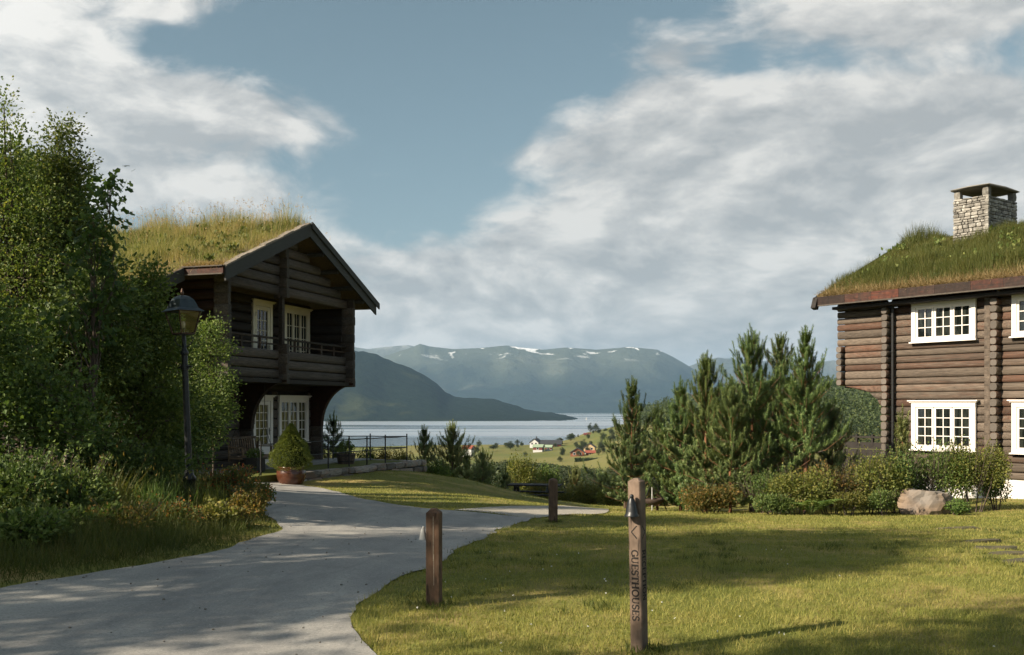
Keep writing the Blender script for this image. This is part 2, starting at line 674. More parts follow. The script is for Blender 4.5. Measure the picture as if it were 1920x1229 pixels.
def proj(x, y, z):
    return 960 + FPX * x / y, HOR - FPX * (z - EYE) / y


def gp(px, py, t0=2.5, t1=120):
    """the ground point seen at a photograph pixel"""
    t = np.geomspace(t0, t1, 1500)
    x, z = (px - 960) / FPX * t, EYE - (py - HOR) / FPX * t
    g = z - hgt(x, t)
    k = int(np.argmax(g < 0)) if (g < 0).any() else len(t) - 1
    return (float(x[k]), float(t[k]))


def at(px, d):
    """ground point at photograph column px and distance d"""
    x = (px - 960) / FPX * d
    return (x, d, h1(x, d))


def inpoly(x, y, P):
    x, y = np.asarray(x), np.asarray(y)
    c = np.zeros(x.shape, bool)
    n = len(P)
    for i in range(n):
        x1, y1 = P[i]
        x2, y2 = P[(i + 1) % n]
        if y1 == y2:
            continue
        c ^= ((y1 > y) != (y2 > y)) & (x < (x2 - x1) * (y - y1) / (y2 - y1) + x1)
    return c


def polydist(x, y, P):
    x, y = np.asarray(x), np.asarray(y)
    d = np.full(x.shape, 1e9)
    for i in range(len(P)):
        (ax, ay), (bx, by) = P[i], P[(i + 1) % len(P)]
        vx, vy = bx - ax, by - ay
        t = np.clip(((x - ax) * vx + (y - ay) * vy) / max(vx * vx + vy * vy, 1e-9), 0, 1)
        d = np.minimum(d, np.hypot(x - ax - t * vx, y - ay - t * vy))
    return d


def smooth_line(P, n=6):
    out = []
    for i in range(len(P) - 1):
        p0, p1, p2, p3 = [np.array(P[min(max(k, 0), len(P) - 1)], float) for k in (i - 1, i, i + 1, i + 2)]
        for s in range(n):
            t = s / n
            out.append(tuple(0.5 * ((2 * p1) + (p2 - p0) * t + (2 * p0 - 5 * p1 + 4 * p2 - p3) * t * t + (3 * p1 - p0 - 3 * p2 + p3) * t ** 3)))
    out.append(tuple(P[-1]))
    return out


ROAD_L = [gp(*p) for p in [(-420, 1195), (-200, 1147), (0, 1105), (140, 1083), (270, 1062), (405, 1035), (490, 1009), (519, 1000), (526, 993), (514, 978), (500, 962), (496, 942), (492, 924), (480, 909), (464, 899)]]
ROAD_F = [gp(*p) for p in [(500, 898), (545, 908), (610, 918), (680, 936), (760, 950), (830, 957), (905, 963), (1000, 973)]]
ROAD_R = [gp(*p) for p in [(1000, 973), (940, 995), (880, 1022), (830, 1050), (770, 1078), (710, 1108), (680, 1128), (666, 1148), (663, 1170), (672, 1197), (700, 1229), (740, 1270)]]
ROAD = smooth_line(ROAD_L) + smooth_line(ROAD_F) + smooth_line(ROAD_R)[1:] + [(-0.4, 3.6), (0.4, 0), (0.6, -8), (-12, -8), (-14, 3)]


def ragged(P, step, amp, seed):
    out = []
    for i in range(len(P)):
        a, b = np.array(P[i]), np.array(P[(i + 1) % len(P)])
        n = max(1, int(np.linalg.norm(b - a) / step))
        for k in range(n):
            out.append(a + (b - a) * k / n)
    out = np.array(out)
    nx = fbm2(out[:, 0], out[:, 1], seed, 4, 1.6) - .47
    ny = fbm2(out[:, 0], out[:, 1], seed + 5, 4, 1.6) - .47
    far = np.clip(np.hypot(out[:, 0], out[:, 1]) / 9, .6, 1.6)
    return [tuple(q) for q in out + np.c_[nx, ny] * (amp * far)[:, None]]


ROAD = ragged(ROAD, .14, .16, 41)
GRAVEL = smooth_line([gp(*p) for p in [(850, 957), (905, 961.5), (960, 968), (1000, 972.5), (1060, 966), (1140, 961), (1120, 954), (1040, 949), (960, 950), (900, 953), (850, 957)]])
TERR_Z = -0.22
UX, UY = 0.30, 0.954                      # left house: along the facade
FENCE0, FENCE1 = np.array((-6.75, 26.1)), np.array((-3.27, 34.3))
NIN = np.array((-0.954, 0.30))            # inward of the left house
TERRACE = [tuple(FENCE0), tuple(FENCE1), tuple(FENCE1 + NIN * 6.5), tuple(FENCE0 + NIN * 6.5)]


# ground sheet: polar grid round the camera, dense in front
def ground_mesh():
    rr = np.r_[0.0, np.geomspace(1.0, 4500, 300)]
    az = np.r_[np.linspace(-38, 38, 220), np.linspace(38, 322, 80)[1:-1]]
    na, nr = len(az), len(rr)
    A = np.radians(az)
    X = (rr[:, None] * np.sin(A)[None]).ravel()
    Y = (rr[:, None] * np.cos(A)[None]).ravel()
    Z = hgt(X, Y)
    near = (np.hypot(X, Y) < 60)
    ins = np.zeros(len(X), bool)
    ins[near] = inpoly(X[near], Y[near], ROAD) | inpoly(X[near], Y[near], GRAVEL)
    dd = np.zeros(len(X))
    dd[ins] = np.minimum(polydist(X[ins], Y[ins], ROAD), 1)
    Z = Z - np.where(ins, 0.05 * smoothstep(0.35, 0.9, dd), 0)
    it = np.zeros(len(X), bool)
    it[near] = inpoly(X[near], Y[near], TERRACE)
    Z = np.where(it, np.minimum(Z, TERR_Z - 0.1), Z)
    lump = (fbm2(X, Y, 5, 4, 1.3) - 0.47) * 0.05 * smoothstep(4, 9, np.hypot(X, Y)) * (~ins)
    Z = Z + lump
    i = np.arange(nr - 1)[:, None] * na
    k = np.arange(na)[None]
    F = np.stack([i + k, i + (k + 1) % na, i + na + (k + 1) % na, i + na + k], -1).reshape(-1, 4)
    return np.c_[X, Y, Z], F


def ground_material():
    m, t, b, out = new_mat('ground_cover')
    geo = t.n('ShaderNodeNewGeometry')
    P = geo.outputs['Position']
    fine = t.noise(P, 26, 5, 0.7)
    mid = t.noise(P, 0.9, 5, 0.6, 0.3)
    big = t.noise(P, 0.16, 3, 0.5)
    far = t.noise(P, 0.02, 4, 0.55)
    lawn = t.mix(t.maprange(fine, 0.3, 0.7), (0.120, 0.135, 0.030), (0.200, 0.190, 0.052))
    lawn = t.mix(t.maprange(mid, 0.47, 0.66), lawn, (0.33, 0.25, 0.10))
    lawn = t.mix(t.maprange(t.noise(P, 2.6, 5, 0.65), 0.56, 0.70, 0, 0.8), lawn, (0.080, 0.105, 0.022))
    lawn = t.mix(t.maprange(big, 0.42, 0.66, 0, 0.7), lawn, (0.100, 0.115, 0.026))
    field = t.mix(t.maprange(far, 0.38, 0.6), (0.095, 0.115, 0.032), (0.15, 0.145, 0.050))
    field = t.mix(t.maprange(mid, 0.5, 0.72), field, (0.15, 0.115, 0.05))
    ln = t.vmath('LENGTH', P)
    col = t.mix(t.maprange(ln, 60, 140), lawn, field)
    t.l(col, b.inputs['Base Color'])
    b.inputs['Roughness'].default_value = 0.95
    b.inputs['Specular IOR Level'].default_value = 0.1
    bp = t.n('ShaderNodeBump')
    bp.inputs['Strength'].default_value = 0.5
    bp.inputs['Distance'].default_value = 0.03
    t.l(fine, bp.inputs['Height'])
    t.l(bp.outputs[0], b.inputs['Normal'])
    return m


M_GROUND = ground_material()
gv, gf = ground_mesh()
ob('ground', np_mesh('ground', gv, gf, M_GROUND, True), kind='structure')


def drape(name, poly, lift, step, mat, kind='structure', bank=None):
    """flat sheet on the ground inside a polygon"""
    xs, ys = [p[0] for p in poly], [p[1] for p in poly]
    gx, gy = np.meshgrid(np.arange(min(xs), max(xs), step), np.arange(min(ys), max(ys), step))
    gx, gy = gx.ravel(), gy.ravel()
    k = inpoly(gx, gy, poly)
    gx, gy = gx[k], gy[k]
    k = polydist(gx, gy, poly) > step * 0.5
    pts = [Vector(p) for p in poly] + [Vector((a, b)) for a, b in zip(gx[k], gy[k])]
    n = len(poly)
    vo, eo, fo, _, _, _ = geometry.delaunay_2d_cdt(pts, [(i, (i + 1) % n) for i in range(n)], [], 1, 1e-5)
    V = np.array([(v[0], v[1]) for v in vo])
    Z = hgt(V[:, 0], V[:, 1]) + lift
    me = bpy.data.meshes.new(name)
    me.from_pydata([(a, b, c) for (a, b), c in zip(V, Z)], [], [tuple(f) for f in fo])
    me.materials.append(mat)
    me.polygons.foreach_set('use_smooth', [True] * len(me.polygons))
    bm = bmesh.new()
    bm.from_mesh(me)
    for f in bm.faces:
        if f.normal.z < 0:
            f.normal_flip()
    bm.to_mesh(me)
    bm.free()
    return ob(name, me, kind=kind)


def asphalt():
    m, t, b, out = new_mat('asphalt')
    geo = t.n('ShaderNodeNewGeometry')
    P = geo.outputs['Position']
    grain = t.noise(P, 120, 3, 0.8)
    st = t.noise(t.mapping(P, (1.1, 0.42, 1)), 1.0, 6, 0.62, 0.5)
    sp = t.n('ShaderNodeTexVoronoi')
    sp.inputs['Scale'].default_value = 60
    t.l(P, sp.inputs['Vector'])
    col = t.mix(t.maprange(st, 0.32, 0.68), (0.19, 0.188, 0.182), (0.40, 0.385, 0.35))
    col = t.mix(t.maprange(grain, 0.35, 0.75, 0.0, 0.55), col, (0.21, 0.205, 0.195))
    col = t.mix(t.maprange(t.noise(P, 0.35, 4, 0.6), 0.55, 0.7, 0, 0.45), col, (0.43, 0.41, 0.375))
    col = t.mix(t.maprange(t.noise(P, 9.0, 6, 0.75), 0.42, 0.72, 0.0, 0.38), col, (0.20, 0.197, 0.19))
    col = t.mix(t.maprange(sp.outputs['Distance'], 0.0, 0.22, 0.5, 0.0), col, (0.50, 0.48, 0.44))
    col = t.mix(t.maprange(t.noise(P, 38.0, 3, 0.7), 0.50, 0.66, 0.0, 0.55), col, (0.13, 0.13, 0.128))
    col = t.mix(t.maprange(t.noise(P, 55.0, 2, 0.6), 0.60, 0.72, 0.0, 0.6), col, (0.52, 0.50, 0.46))
    col = t.mix(t.maprange(t.noise(t.mapping(P, (2.2, 0.35, 1)), 1.0, 5, 0.7, 0.8), 0.50, 0.68, 0.0, 0.45), col, (0.15, 0.15, 0.15))
    cr = t.n('ShaderNodeTexVoronoi', feature='DISTANCE_TO_EDGE')
    cr.inputs['Scale'].default_value = 0.33
    t.l(t.vmath('ADD', P, t.mapping(P, (0, 0, 0))), cr.inputs['Vector'])
    wob = t.math('ADD', cr.outputs['Distance'], t.math('MULTIPLY_ADD', t.noise(P, 3.0, 4), 0.10, -0.05))
    ck = t.maprange(wob, 0.0, 0.0015, 0.12, 0.0)
    col = t.mix(ck, col, (0.07, 0.07, 0.07))
    t.l(col, b.inputs['Base Color'])
    b.inputs['Roughness'].default_value = 0.85
    b.inputs['Specular IOR Level'].default_value = 0.3
    bp = t.n('ShaderNodeBump')
    bp.inputs['Strength'].default_value = 0.45
    bp.inputs['Distance'].default_value = 0.006
    t.l(grain, bp.inputs['Height'])
    t.l(bp.outputs[0], b.inputs['Normal'])
    return m


drape('road', ROAD, 0.012, 0.3, asphalt())
M_GRAVEL = simple('gravel', (0.42, 0.39, 0.33), (0.20, 0.185, 0.16), 45, 0.95, 0.8, coord='Object')
drape('gravel_path', GRAVEL, 0.010, 0.25, M_GRAVEL)


def road_grit():
    rng = np.random.default_rng(14)
    n = 900
    x, y = rng.uniform(-7, 1.5, n), rng.uniform(5, 17, n)
    k = inpoly(x, y, ROAD)
    x, y = x[k], y[k]
    e = polydist(x, y, ROAD)
    k = rng.random(len(x)) < np.where(e < .3, .9, .22)
    x, y = x[k], y[k]
    V, F = rough_box(9)
    V = np.array([tuple(v) for v in V])
    P = np.c_[x, y, hgt(x, y) + .015]
    VV, FF = scatter(V, np.array(F), P, frames(rng.normal(0, 1, (len(x), 3)), rng.uniform(0, 6, len(x))), rng.uniform(.006, .022, len(x)))
    o = ob('road_grit', np_mesh('road_grit', VV, FF, simple('grit', (0.12, 0.10, 0.08), (0.20, 0.19, 0.17), 40, .95)), kind='stuff')
    tag(o, 'loose grit and litter lying on the drive', 'grit')


road_grit()

# ------------------------------------------------------------------ water
WZ = EYE - 40.0


def water_mat():
    m, t, b, out = new_mat('fjord_water')
    geo = t.n('ShaderNodeNewGeometry')
    P = geo.outputs['Position']
    n1 = t.noise(t.mapping(P, (0.02, 0.05, 0.02)), 1.0, 6, 0.7)
    streak = t.noise(t.mapping(P, (0.00035, 0.0028, 1)), 1.0, 4, 0.55, 0.4)
    df = t.n('ShaderNodeBsdfDiffuse')
    df.inputs[0].default_value = (0.035, 0.048, 0.055, 1)
    gl = t.n('ShaderNodeBsdfAnisotropic')
    gl.distribution = 'MULTI_GGX'
    gl.inputs['Color'].default_value = (0.92, 0.94, 0.96, 1)
    t.l(t.maprange(streak, 0.40, 0.60, 0.16, 0.40), gl.inputs['Roughness'])
    bp = t.n('ShaderNodeBump')
    t.l(t.maprange(streak, 0.42, 0.58, 0.02, 0.30), bp.inputs['Strength'])
    bp.inputs['Distance'].default_value = 1.2
    t.l(n1, bp.inputs['Height'])
    t.l(bp.outputs[0], gl.inputs['Normal'])
    mx = t.n('ShaderNodeMixShader')
    mx.inputs[0].default_value = 0.86
    t.l(df.outputs[0], mx.inputs[1])
    t.l(gl.outputs[0], mx.inputs[2])
    t.l(mx.outputs[0], out.inputs[0])
    return m


me = np_mesh('water', [(-15000, 500, WZ), (15000, 500, WZ), (15000, 19500, WZ), (-15000, 19500, WZ)], [(0, 1, 2, 3)], water_mat())
ob('water', me, kind='structure')


# ------------------------------------------------------------------ mountains
def mountain_mat(name, low, high, rock, snow_z, snow_amt, tree_scale):
    m, t, b, out = new_mat(name)
    geo = t.n('ShaderNodeNewGeometry')
    P = geo.outputs['Position']
    sp = t.n('ShaderNodeSeparateXYZ')
    t.l(P, sp.inputs[0])
    f = t.noise(P, tree_scale, 5, 0.7)
    g = t.noise(P, tree_scale * 0.09, 5, 0.6, 0.4)
    col = t.mix(t.maprange(f, 0.35, 0.65), low, tuple(x * 0.5 for x in low))
    hi = t.math('ADD', sp.outputs[2], t.math('MULTIPLY_ADD', g, 700, -350))
    col = t.mix(t.maprange(hi, snow_z * 0.30, snow_z * 0.75), col, high)
    col = t.mix(t.maprange(g, 0.58, 0.66, 0, 0.8), col, rock)
    if snow_amt > 0:
        s = t.noise(t.mapping(P, (1, 1, 2.5)), 0.0042, 6, 0.62, 0.6)
        sm = t.math('MULTIPLY', t.maprange(s, 0.66 - snow_amt, 0.68 - snow_amt), t.maprange(sp.outputs[2], snow_z * 0.72, snow_z))
        col = t.mix(sm, col, (0.78, 0.80, 0.82))
    t.l(col, b.inputs['Base Color'])
    b.inputs['Roughness'].default_value = 1.0
    b.inputs['Specular IOR Level'].default_value = 0.0
    bp = t.n('ShaderNodeBump')
    bp.inputs['Strength'].default_value = 0.8
    bp.inputs['Distance'].default_value = 0.35 / tree_scale
    t.l(f, bp.inputs['Height'])
    t.l(bp.outputs[0], b.inputs['Normal'])
    return m


def mountain(name, ridge, d0, d1, mat, seed, rough=0.10, cols=220, rows=56, tree=0.0, gul=1.0):
    pxs = np.linspace(ridge[0][0], ridge[-1][0], cols)
    rp = np.interp(pxs, [r[0] for r in ridge], [r[1] for r in ridge])
    t = np.r_[np.linspace(0, 1, rows), 1.15, 1.5]
    V = []
    zs = WZ - 4
    U = (pxs - 960) / FPX
    for tt in t:
        d = d0 + (d1 - d0) * tt + (fbm2(pxs, pxs * 0 + 3, seed, 3, 1 / 90.0) - .47) * (d1 - d0) * 0.35 * (1 - abs(2 * min(tt, 1) - 1))
        zr = EYE + (HOR - rp) / FPX * d1
        q = min(tt, 1.0)
        z = zs + (zr - zs) * (0.62 * q + 0.38 * q * q)
        nz = fbm2(U * d, d, seed + 1, 6, gul / (0.10 * d1)) - 0.48
        z = z + nz * (zr - zs) * rough * 4 * (q * (1 - q)) * 1.6
        if tree:
            z = z + (fbm2(U * d, d, seed + 4, 2, 1 / 25.0) - .47) * tree * (q > 0)
        if tt > 1:
            z = zr - (zr - zs) * (tt - 1) * 1.2
        V.append(np.c_[U * d, d, z])
    V = np.concatenate(V)
    n = len(t)
    i = np.arange(n - 1)[:, None] * cols
    k = np.arange(cols - 1)[None]
    F = np.stack([i + k, i + k + 1, i + cols + k + 1, i + cols + k], -1).reshape(-1, 4)
    return ob(name, np_mesh(name, V, F, mat, True), kind='structure')


M_MT1 = mountain_mat('near_mountain', (0.011, 0.018, 0.010), (0.016, 0.022, 0.012), (0.036, 0.042, 0.018), 900, 0.0, 0.035)  # cloud shadow on these slopes is put into the dark colours
M_MT2 = mountain_mat('far_mountain', (0.013, 0.022, 0.014), (0.065, 0.074, 0.052), (0.115, 0.12, 0.092), 560, 0.055, 0.010)
M_MT3 = mountain_mat('snow_mountain', (0.05, 0.06, 0.045), (0.10, 0.11, 0.10), (0.16, 0.16, 0.15), 800, 0.22, 0.006)
RJ = np.random.default_rng(5)
mountain('wooded_mountain', [(-900, 560), (-300, 500), (150, 540), (400, 590), (560, 632), (640, 648), (672, 658), (704, 664), (733, 677), (762, 687), (784, 696), (806, 709), (821, 721), (836, 737), (850, 743), (865, 745), (900, 747), (926, 748), (956, 757), (985, 767), (1003, 771), (1044, 775), (1075, 782), (1096, 789)], 2930, 3700, M_MT1, 3, 0.07, 420, 60, 10.0)
mountain('far_mountain', [(300, 690), (560, 688), (700, 676), (722, 668), (745, 660), (768, 653), (788, 645), (806, 650), (850, 655), (900, 653), (950, 648), (975, 652), (1020, 656), (1060, 652), (1120, 656), (1180, 651), (1233, 656), (1261, 669), (1292, 687), (1316, 702), (1345, 716), (1400, 735), (1500, 752), (1700, 766), (2100, 772)], 7300, 9000, M_MT2, 8, 0.28, 300, 90, 0, 1.6)
mountain('snow_mountain', [(200, 640), (560, 640), (640, 647), (690, 655), (712, 652), (735, 650), (765, 647), (785, 652), (860, 660), (1100, 690), (1230, 705), (1285, 690), (1300, 684), (1318, 677), (1334, 674), (1347, 670), (1360, 673), (1374, 672), (1400, 684), (1440, 676), (1490, 690), (1532, 680), (1563, 676), (1640, 690), (1760, 668), (1900, 690), (2300, 680)], 9300, 9900, M_MT3, 21, 0.2, 300, 40)

# ================================================================== LOG HOUSES
M_LOG_R = wood('weathered_log', (0.138, 0.110, 0.086), (0.120, 0.046, 0.024), 0.40)
M_END_R = simple('log_end_grain', (0.150, 0.132, 0.115), (0.080, 0.068, 0.058), 22, 0.9, 0.4, rnd=0.25)
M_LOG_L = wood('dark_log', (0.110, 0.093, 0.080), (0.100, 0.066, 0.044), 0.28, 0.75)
M_LOG_D = wood('shaded_stain_log', (0.036, 0.028, 0.022), (0.042, 0.025, 0.016), 0.3, 0.75)  # darker copy of the facade log: shade of the recess put into the colour
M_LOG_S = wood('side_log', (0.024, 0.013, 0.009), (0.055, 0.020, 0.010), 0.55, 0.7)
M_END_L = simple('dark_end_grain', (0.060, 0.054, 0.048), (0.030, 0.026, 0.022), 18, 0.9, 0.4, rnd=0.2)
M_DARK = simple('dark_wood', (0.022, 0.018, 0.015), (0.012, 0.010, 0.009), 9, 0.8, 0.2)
M_BARGE = simple('bargeboard_paint', (0.040, 0.042, 0.040), (0.026, 0.027, 0.026), 5, 0.75, 0.25, stretch=(1, 8, 8), rnd=0.1)
M_RAIL = wood('rail_wood', (0.060, 0.048, 0.038), (0.075, 0.040, 0.022), 0.4)
M_FASCIA = wood('fascia_wood', (0.038, 0.020, 0.014), (0.105, 0.026, 0.012), 0.42, 0.6)
M_LIP = simple('eave_lip', (0.085, 0.07, 0.056), (0.05, 0.042, 0.035), 8, 0.8)
M_WHITE = simple('white_paint', (0.74, 0.70, 0.66), (0.68, 0.64, 0.60), 3, 0.55, 0.05)
M_CREAM = simple('cream_paint', (0.72, 0.66, 0.50), (0.66, 0.60, 0.45), 3, 0.55, 0.05)
M_PLASTER = simple('white_plaster', (0.70, 0.68, 0.66), (0.60, 0.58, 0.56), 4, 0.9, 0.2)
M_IRON = simple('black_iron', (0.012, 0.013, 0.014), (0.022, 0.022, 0.022), 12, 0.5, 0.1, metal=0.3)
M_BIRCHBARK = simple('birch_bark_edge', (0.26, 0.23, 0.19), (0.11, 0.09, 0.07), 14, 0.95, 0.5)
M_SOD = simple('sod', (0.085, 0.055, 0.030), (0.14, 0.10, 0.05), 16, 1.0, 0.6)


def glass_mat(name, tint, mottle=None):
    m, t, b, out = new_mat(name)
    tcn = t.n('ShaderNodeTexCoord')
    if mottle:
        geo = t.n('ShaderNodeNewGeometry')
        P = t.mapping(geo.outputs['Position'], (9, 9, 1.2))
        f = t.noise(P, 1.0, 3, 0.5)
        col = t.mix(t.maprange(f, 0.42, 0.6), tint, mottle)  # second tint in upright noise streaks over the pane
        t.l(col, b.inputs['Base Color'])
    else:
        b.inputs['Base Color'].default_value = (*tint, 1)
    b.inputs['Roughness'].default_value = 0.04
    b.inputs['Specular IOR Level'].default_value = 0.5
    return m


M_GLASS_R = glass_mat('window_glass', (0.006, 0.008, 0.007), (0.022, 0.026, 0.022))
M_GLASS_L = glass_mat('curtained_glass', (0.030, 0.030, 0.014), (0.13, 0.12, 0.065))

UNIT_PANE = MB().box((0, 0, 0), (1, 1, 1)).mesh('pane', M_GLASS_R)
UNIT_PANE_L = MB().box((0, 0, 0), (1, 1, 1)).mesh('pane', M_GLASS_L)


def unit_log(seed, mats, n=10, flat=2.6):
    """log of unit length along x, unit thickness and height, rounded faces"""
    rg = random.Random(seed)
    st = [(-.5, .86), (-.492, .98), (-.18, 1.0), (.16, 1.0), (.492, .98), (.5, .86)]
    V, F, S, Mi = [], [], [], []
    for i, (x, s) in enumerate(st):
        wy, wz = s * rg.uniform(.95, 1.03), s * rg.uniform(.965, 1.0)
        oy = rg.uniform(-.03, .03)
        for k in range(n):
            a = 2 * math.pi * (k + .5) / n
            c, q = math.cos(a), math.sin(a)
            rr = (abs(c) ** flat + abs(q) ** flat) ** (-1 / flat)
            V.append((x, .5 * wy * rr * c + oy, .5 * wz * rr * q * 0.985))
    b = MB()
    F = []
    for i in range(len(st) - 1):
        for k in range(n):
            F.append((i * n + k, i * n + (k + 1) % n, (i + 1) * n + (k + 1) % n, (i + 1) * n + k))
    b.add(V, F, True, 0)
    b.add(V[:n], [tuple(range(n))], False, 1)
    b.add(V[-n:], [tuple(range(n))], False, 1)
    return b.mesh('log', mats)


LOGS_R = [unit_log(s, [M_LOG_R, M_END_R], 12, 3.8) for s in range(5)]
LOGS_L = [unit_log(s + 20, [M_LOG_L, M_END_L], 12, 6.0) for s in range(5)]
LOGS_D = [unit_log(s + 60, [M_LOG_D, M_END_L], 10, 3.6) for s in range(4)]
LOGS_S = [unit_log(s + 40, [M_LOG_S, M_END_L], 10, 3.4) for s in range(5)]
LR = random.Random(11)


def log_x(par, pool, x0, x1, y, z, th, h, name='log'):
    return ob(name, LR.choice(pool), par, ((x0 + x1) / 2, y, z), (LR.uniform(-.02, .02) if h < .25 else 0, 0, 0), (x1 - x0, th, h))


def log_y(par, pool, y0, y1, x, z, th, h, name='log'):
    return ob(name, LR.choice(pool), par, (x, (y0 + y1) / 2, z), (0, 0, R(90)), (y1 - y0, th, h))


def window(par, x0, x1, z0, z1, y, sashes=3, cols=2, rows=4, mat=M_WHITE, pane=UNIT_PANE, cw=0.125):
    """casing with cornice and sill; sashes and panes are sub-parts"""
    b = MB()
    xm = (x0 + x1) / 2
    b.box((x0 + cw / 2, y - .03, (z0 + z1) / 2), (cw, .07, z1 - z0 - .1))
    b.box((x1 - cw / 2, y - .03, (z0 + z1) / 2), (cw, .07, z1 - z0 - .1))
    b.box((xm, y - .034, z1 - .115), (x1 - x0 - .004, .078, .13))
    b.box((xm, y - .050, z1 - .040), (x1 - x0 + .09, .115, .04))
    b.box((xm, y - .066, z1 - .010), (x1 - x0 + .17, .15, .03))
    b.box((xm, y - .034, z0 + .065), (x1 - x0 - .004, .078, .09))
    b.box((xm, y - .060, z0 + .012), (x1 - x0 + .08, .14, .035))
    wn = b.obj('window', mat, par)
    ix0, ix1, iz0, iz1 = x0 + cw, x1 - cw, z0 + .11, z1 - .18
    sw = (ix1 - ix0) / sashes
    for s in range(sashes):
        a0, a1 = ix0 + s * sw + .008, ix0 + (s + 1) * sw - .008
        st = .052
        q = MB()
        q.box((a0 + st / 2, y - .02, (iz0 + iz1) / 2), (st, .045, iz1 - iz0))
        q.box((a1 - st / 2, y - .02, (iz0 + iz1) / 2), (st, .045, iz1 - iz0))
        q.box(((a0 + a1) / 2, y - .021, iz1 - st / 2), (a1 - a0 - 2 * st, .043, st))
        q.box(((a0 + a1) / 2, y - .021, iz0 + st / 2), (a1 - a0 - 2 * st, .043, st))
        g0, g1, h0, h1_ = a0 + st, a1 - st, iz0 + st, iz1 - st
        for c in range(1, cols):
            q.box((g0 + (g1 - g0) * c / cols, y - .014, (h0 + h1_) / 2), (.022, .026, h1_ - h0))
        for r in range(1, rows):
            q.box(((g0 + g1) / 2, y - .0155, h0 + (h1_ - h0) * r / rows), (g1 - g0, .026, .022))
        q.obj('sash', mat, wn)
        for c in range(cols):
            for r in range(rows):
                ob('pane', pane, wn, (g0 + (g1 - g0) * (c + .5) / cols, y - .004, h0 + (h1_ - h0) * (r + .5) / rows),
                   (LR.uniform(-.012, .012), 0, LR.uniform(-.012, .012)), ((g1 - g0) / cols - .018, .005, (h1_ - h0) / rows - .018))
    return wn


def glazed_door(par, x0, x1, z0, z1, y, rows, mat, pane, z_glass):
    b = MB()
    cw = .13
    xm = (x0 + x1) / 2
    b.box((x0 + cw / 2, y - .03, (z0 + z1 - .1) / 2), (cw, .07, z1 - z0 - .1))
    b.box((x1 - cw / 2, y - .03, (z0 + z1 - .1) / 2), (cw, .07, z1 - z0 - .1))
    b.box((xm, y - .034, z1 - .115), (x1 - x0 - .004, .078, .13))
    b.box((xm, y - .050, z1 - .040), (x1 - x0 + .09, .115, .04))
    b.box((xm, y - .066, z1 - .010), (x1 - x0 + .17, .15, .03))
    d = b.obj('door', mat, par)
    a0, a1, t0, t1 = x0 + cw + .01, x1 - cw - .01, z0 + .02, z1 - .19
    st = .12
    q = MB()
    q.box((a0 + st / 2, y - .02, (t0 + t1) / 2), (st, .05, t1 - t0))
    q.box((a1 - st / 2, y - .02, (t0 + t1) / 2), (st, .05, t1 - t0))
    q.box(((a0 + a1) / 2, y - .021, t1 - st / 2), (a1 - a0 - 2 * st, .047, st))
    q.box(((a0 + a1) / 2, y - .021, (t0 + z_glass) / 2), (a1 - a0 - 2 * st, .047, z_glass - t0))
    q.box(((a0 + a1) / 2, y - .030, (t0 + z_glass) / 2), (a1 - a0 - 2 * st - .12, .05, z_glass - t0 - .16))
    g0, g1, h0, h1_ = a0 + st, a1 - st, z_glass, t1 - st
    for c in (1, 2):
        q.box((g0 + (g1 - g0) * c / 3, y - .014, (h0 + h1_) / 2), (.022, .026, h1_ - h0))
    for r in range(1, rows):
        q.box(((g0 + g1) / 2, y - .0155, h0 + (h1_ - h0) * r / rows), (g1 - g0, .026, .022))
    q.obj('leaf', mat, d)
    for c in range(3):
        for r in range(rows):
            ob('pane', pane, d, (g0 + (g1 - g0) * (c + .5) / 3, y - .004, h0 + (h1_ - h0) * (r + .5) / rows), None, ((g1 - g0) / 3 - .018, .005, (h1_ - h0) / rows - .018))
    hb = MB()
    hx = a1 - st / 2
    zc = z0 + 1.05
    hb.box((hx, y - .05, zc), (.035, .012, .22))
    hb.tube([(hx, y - .05, zc + .03), (hx, y - .10, zc + .03), (hx - .11, y - .105, zc + .025)], .011, 6)
    hb.obj('handle', M_IRON, d)
    for zz in (z0 + .35, (z0 + z1) / 2 + .25, z1 - .45):
        MB().box((a0 + .015, y - .052, zz), (.03, .014, .13)).obj('hinge', M_IRON, d)
    return d


def blades(pos, up, hgt_, wid, lean, rng, seed=0):
    n = len(pos)
    d = up + rng.normal(0, 1, (n, 3)) * lean[:, None]
    fr = frames(d, rng.uniform(0, 6.28, n))
    # keep the bend under the blade's own lean
    return scatter(BLADE[0], BLADE[1], pos, fr, np.c_[wid, hgt_, hgt_ * 0.8])


# ------------------------------------------------------------------ left house
LH = thing('log_house', 'dark log house with gable balcony and golden grass roof behind the lamp post', 'house', (-7.665, 27.0, 0), math.atan2(UY, UX))


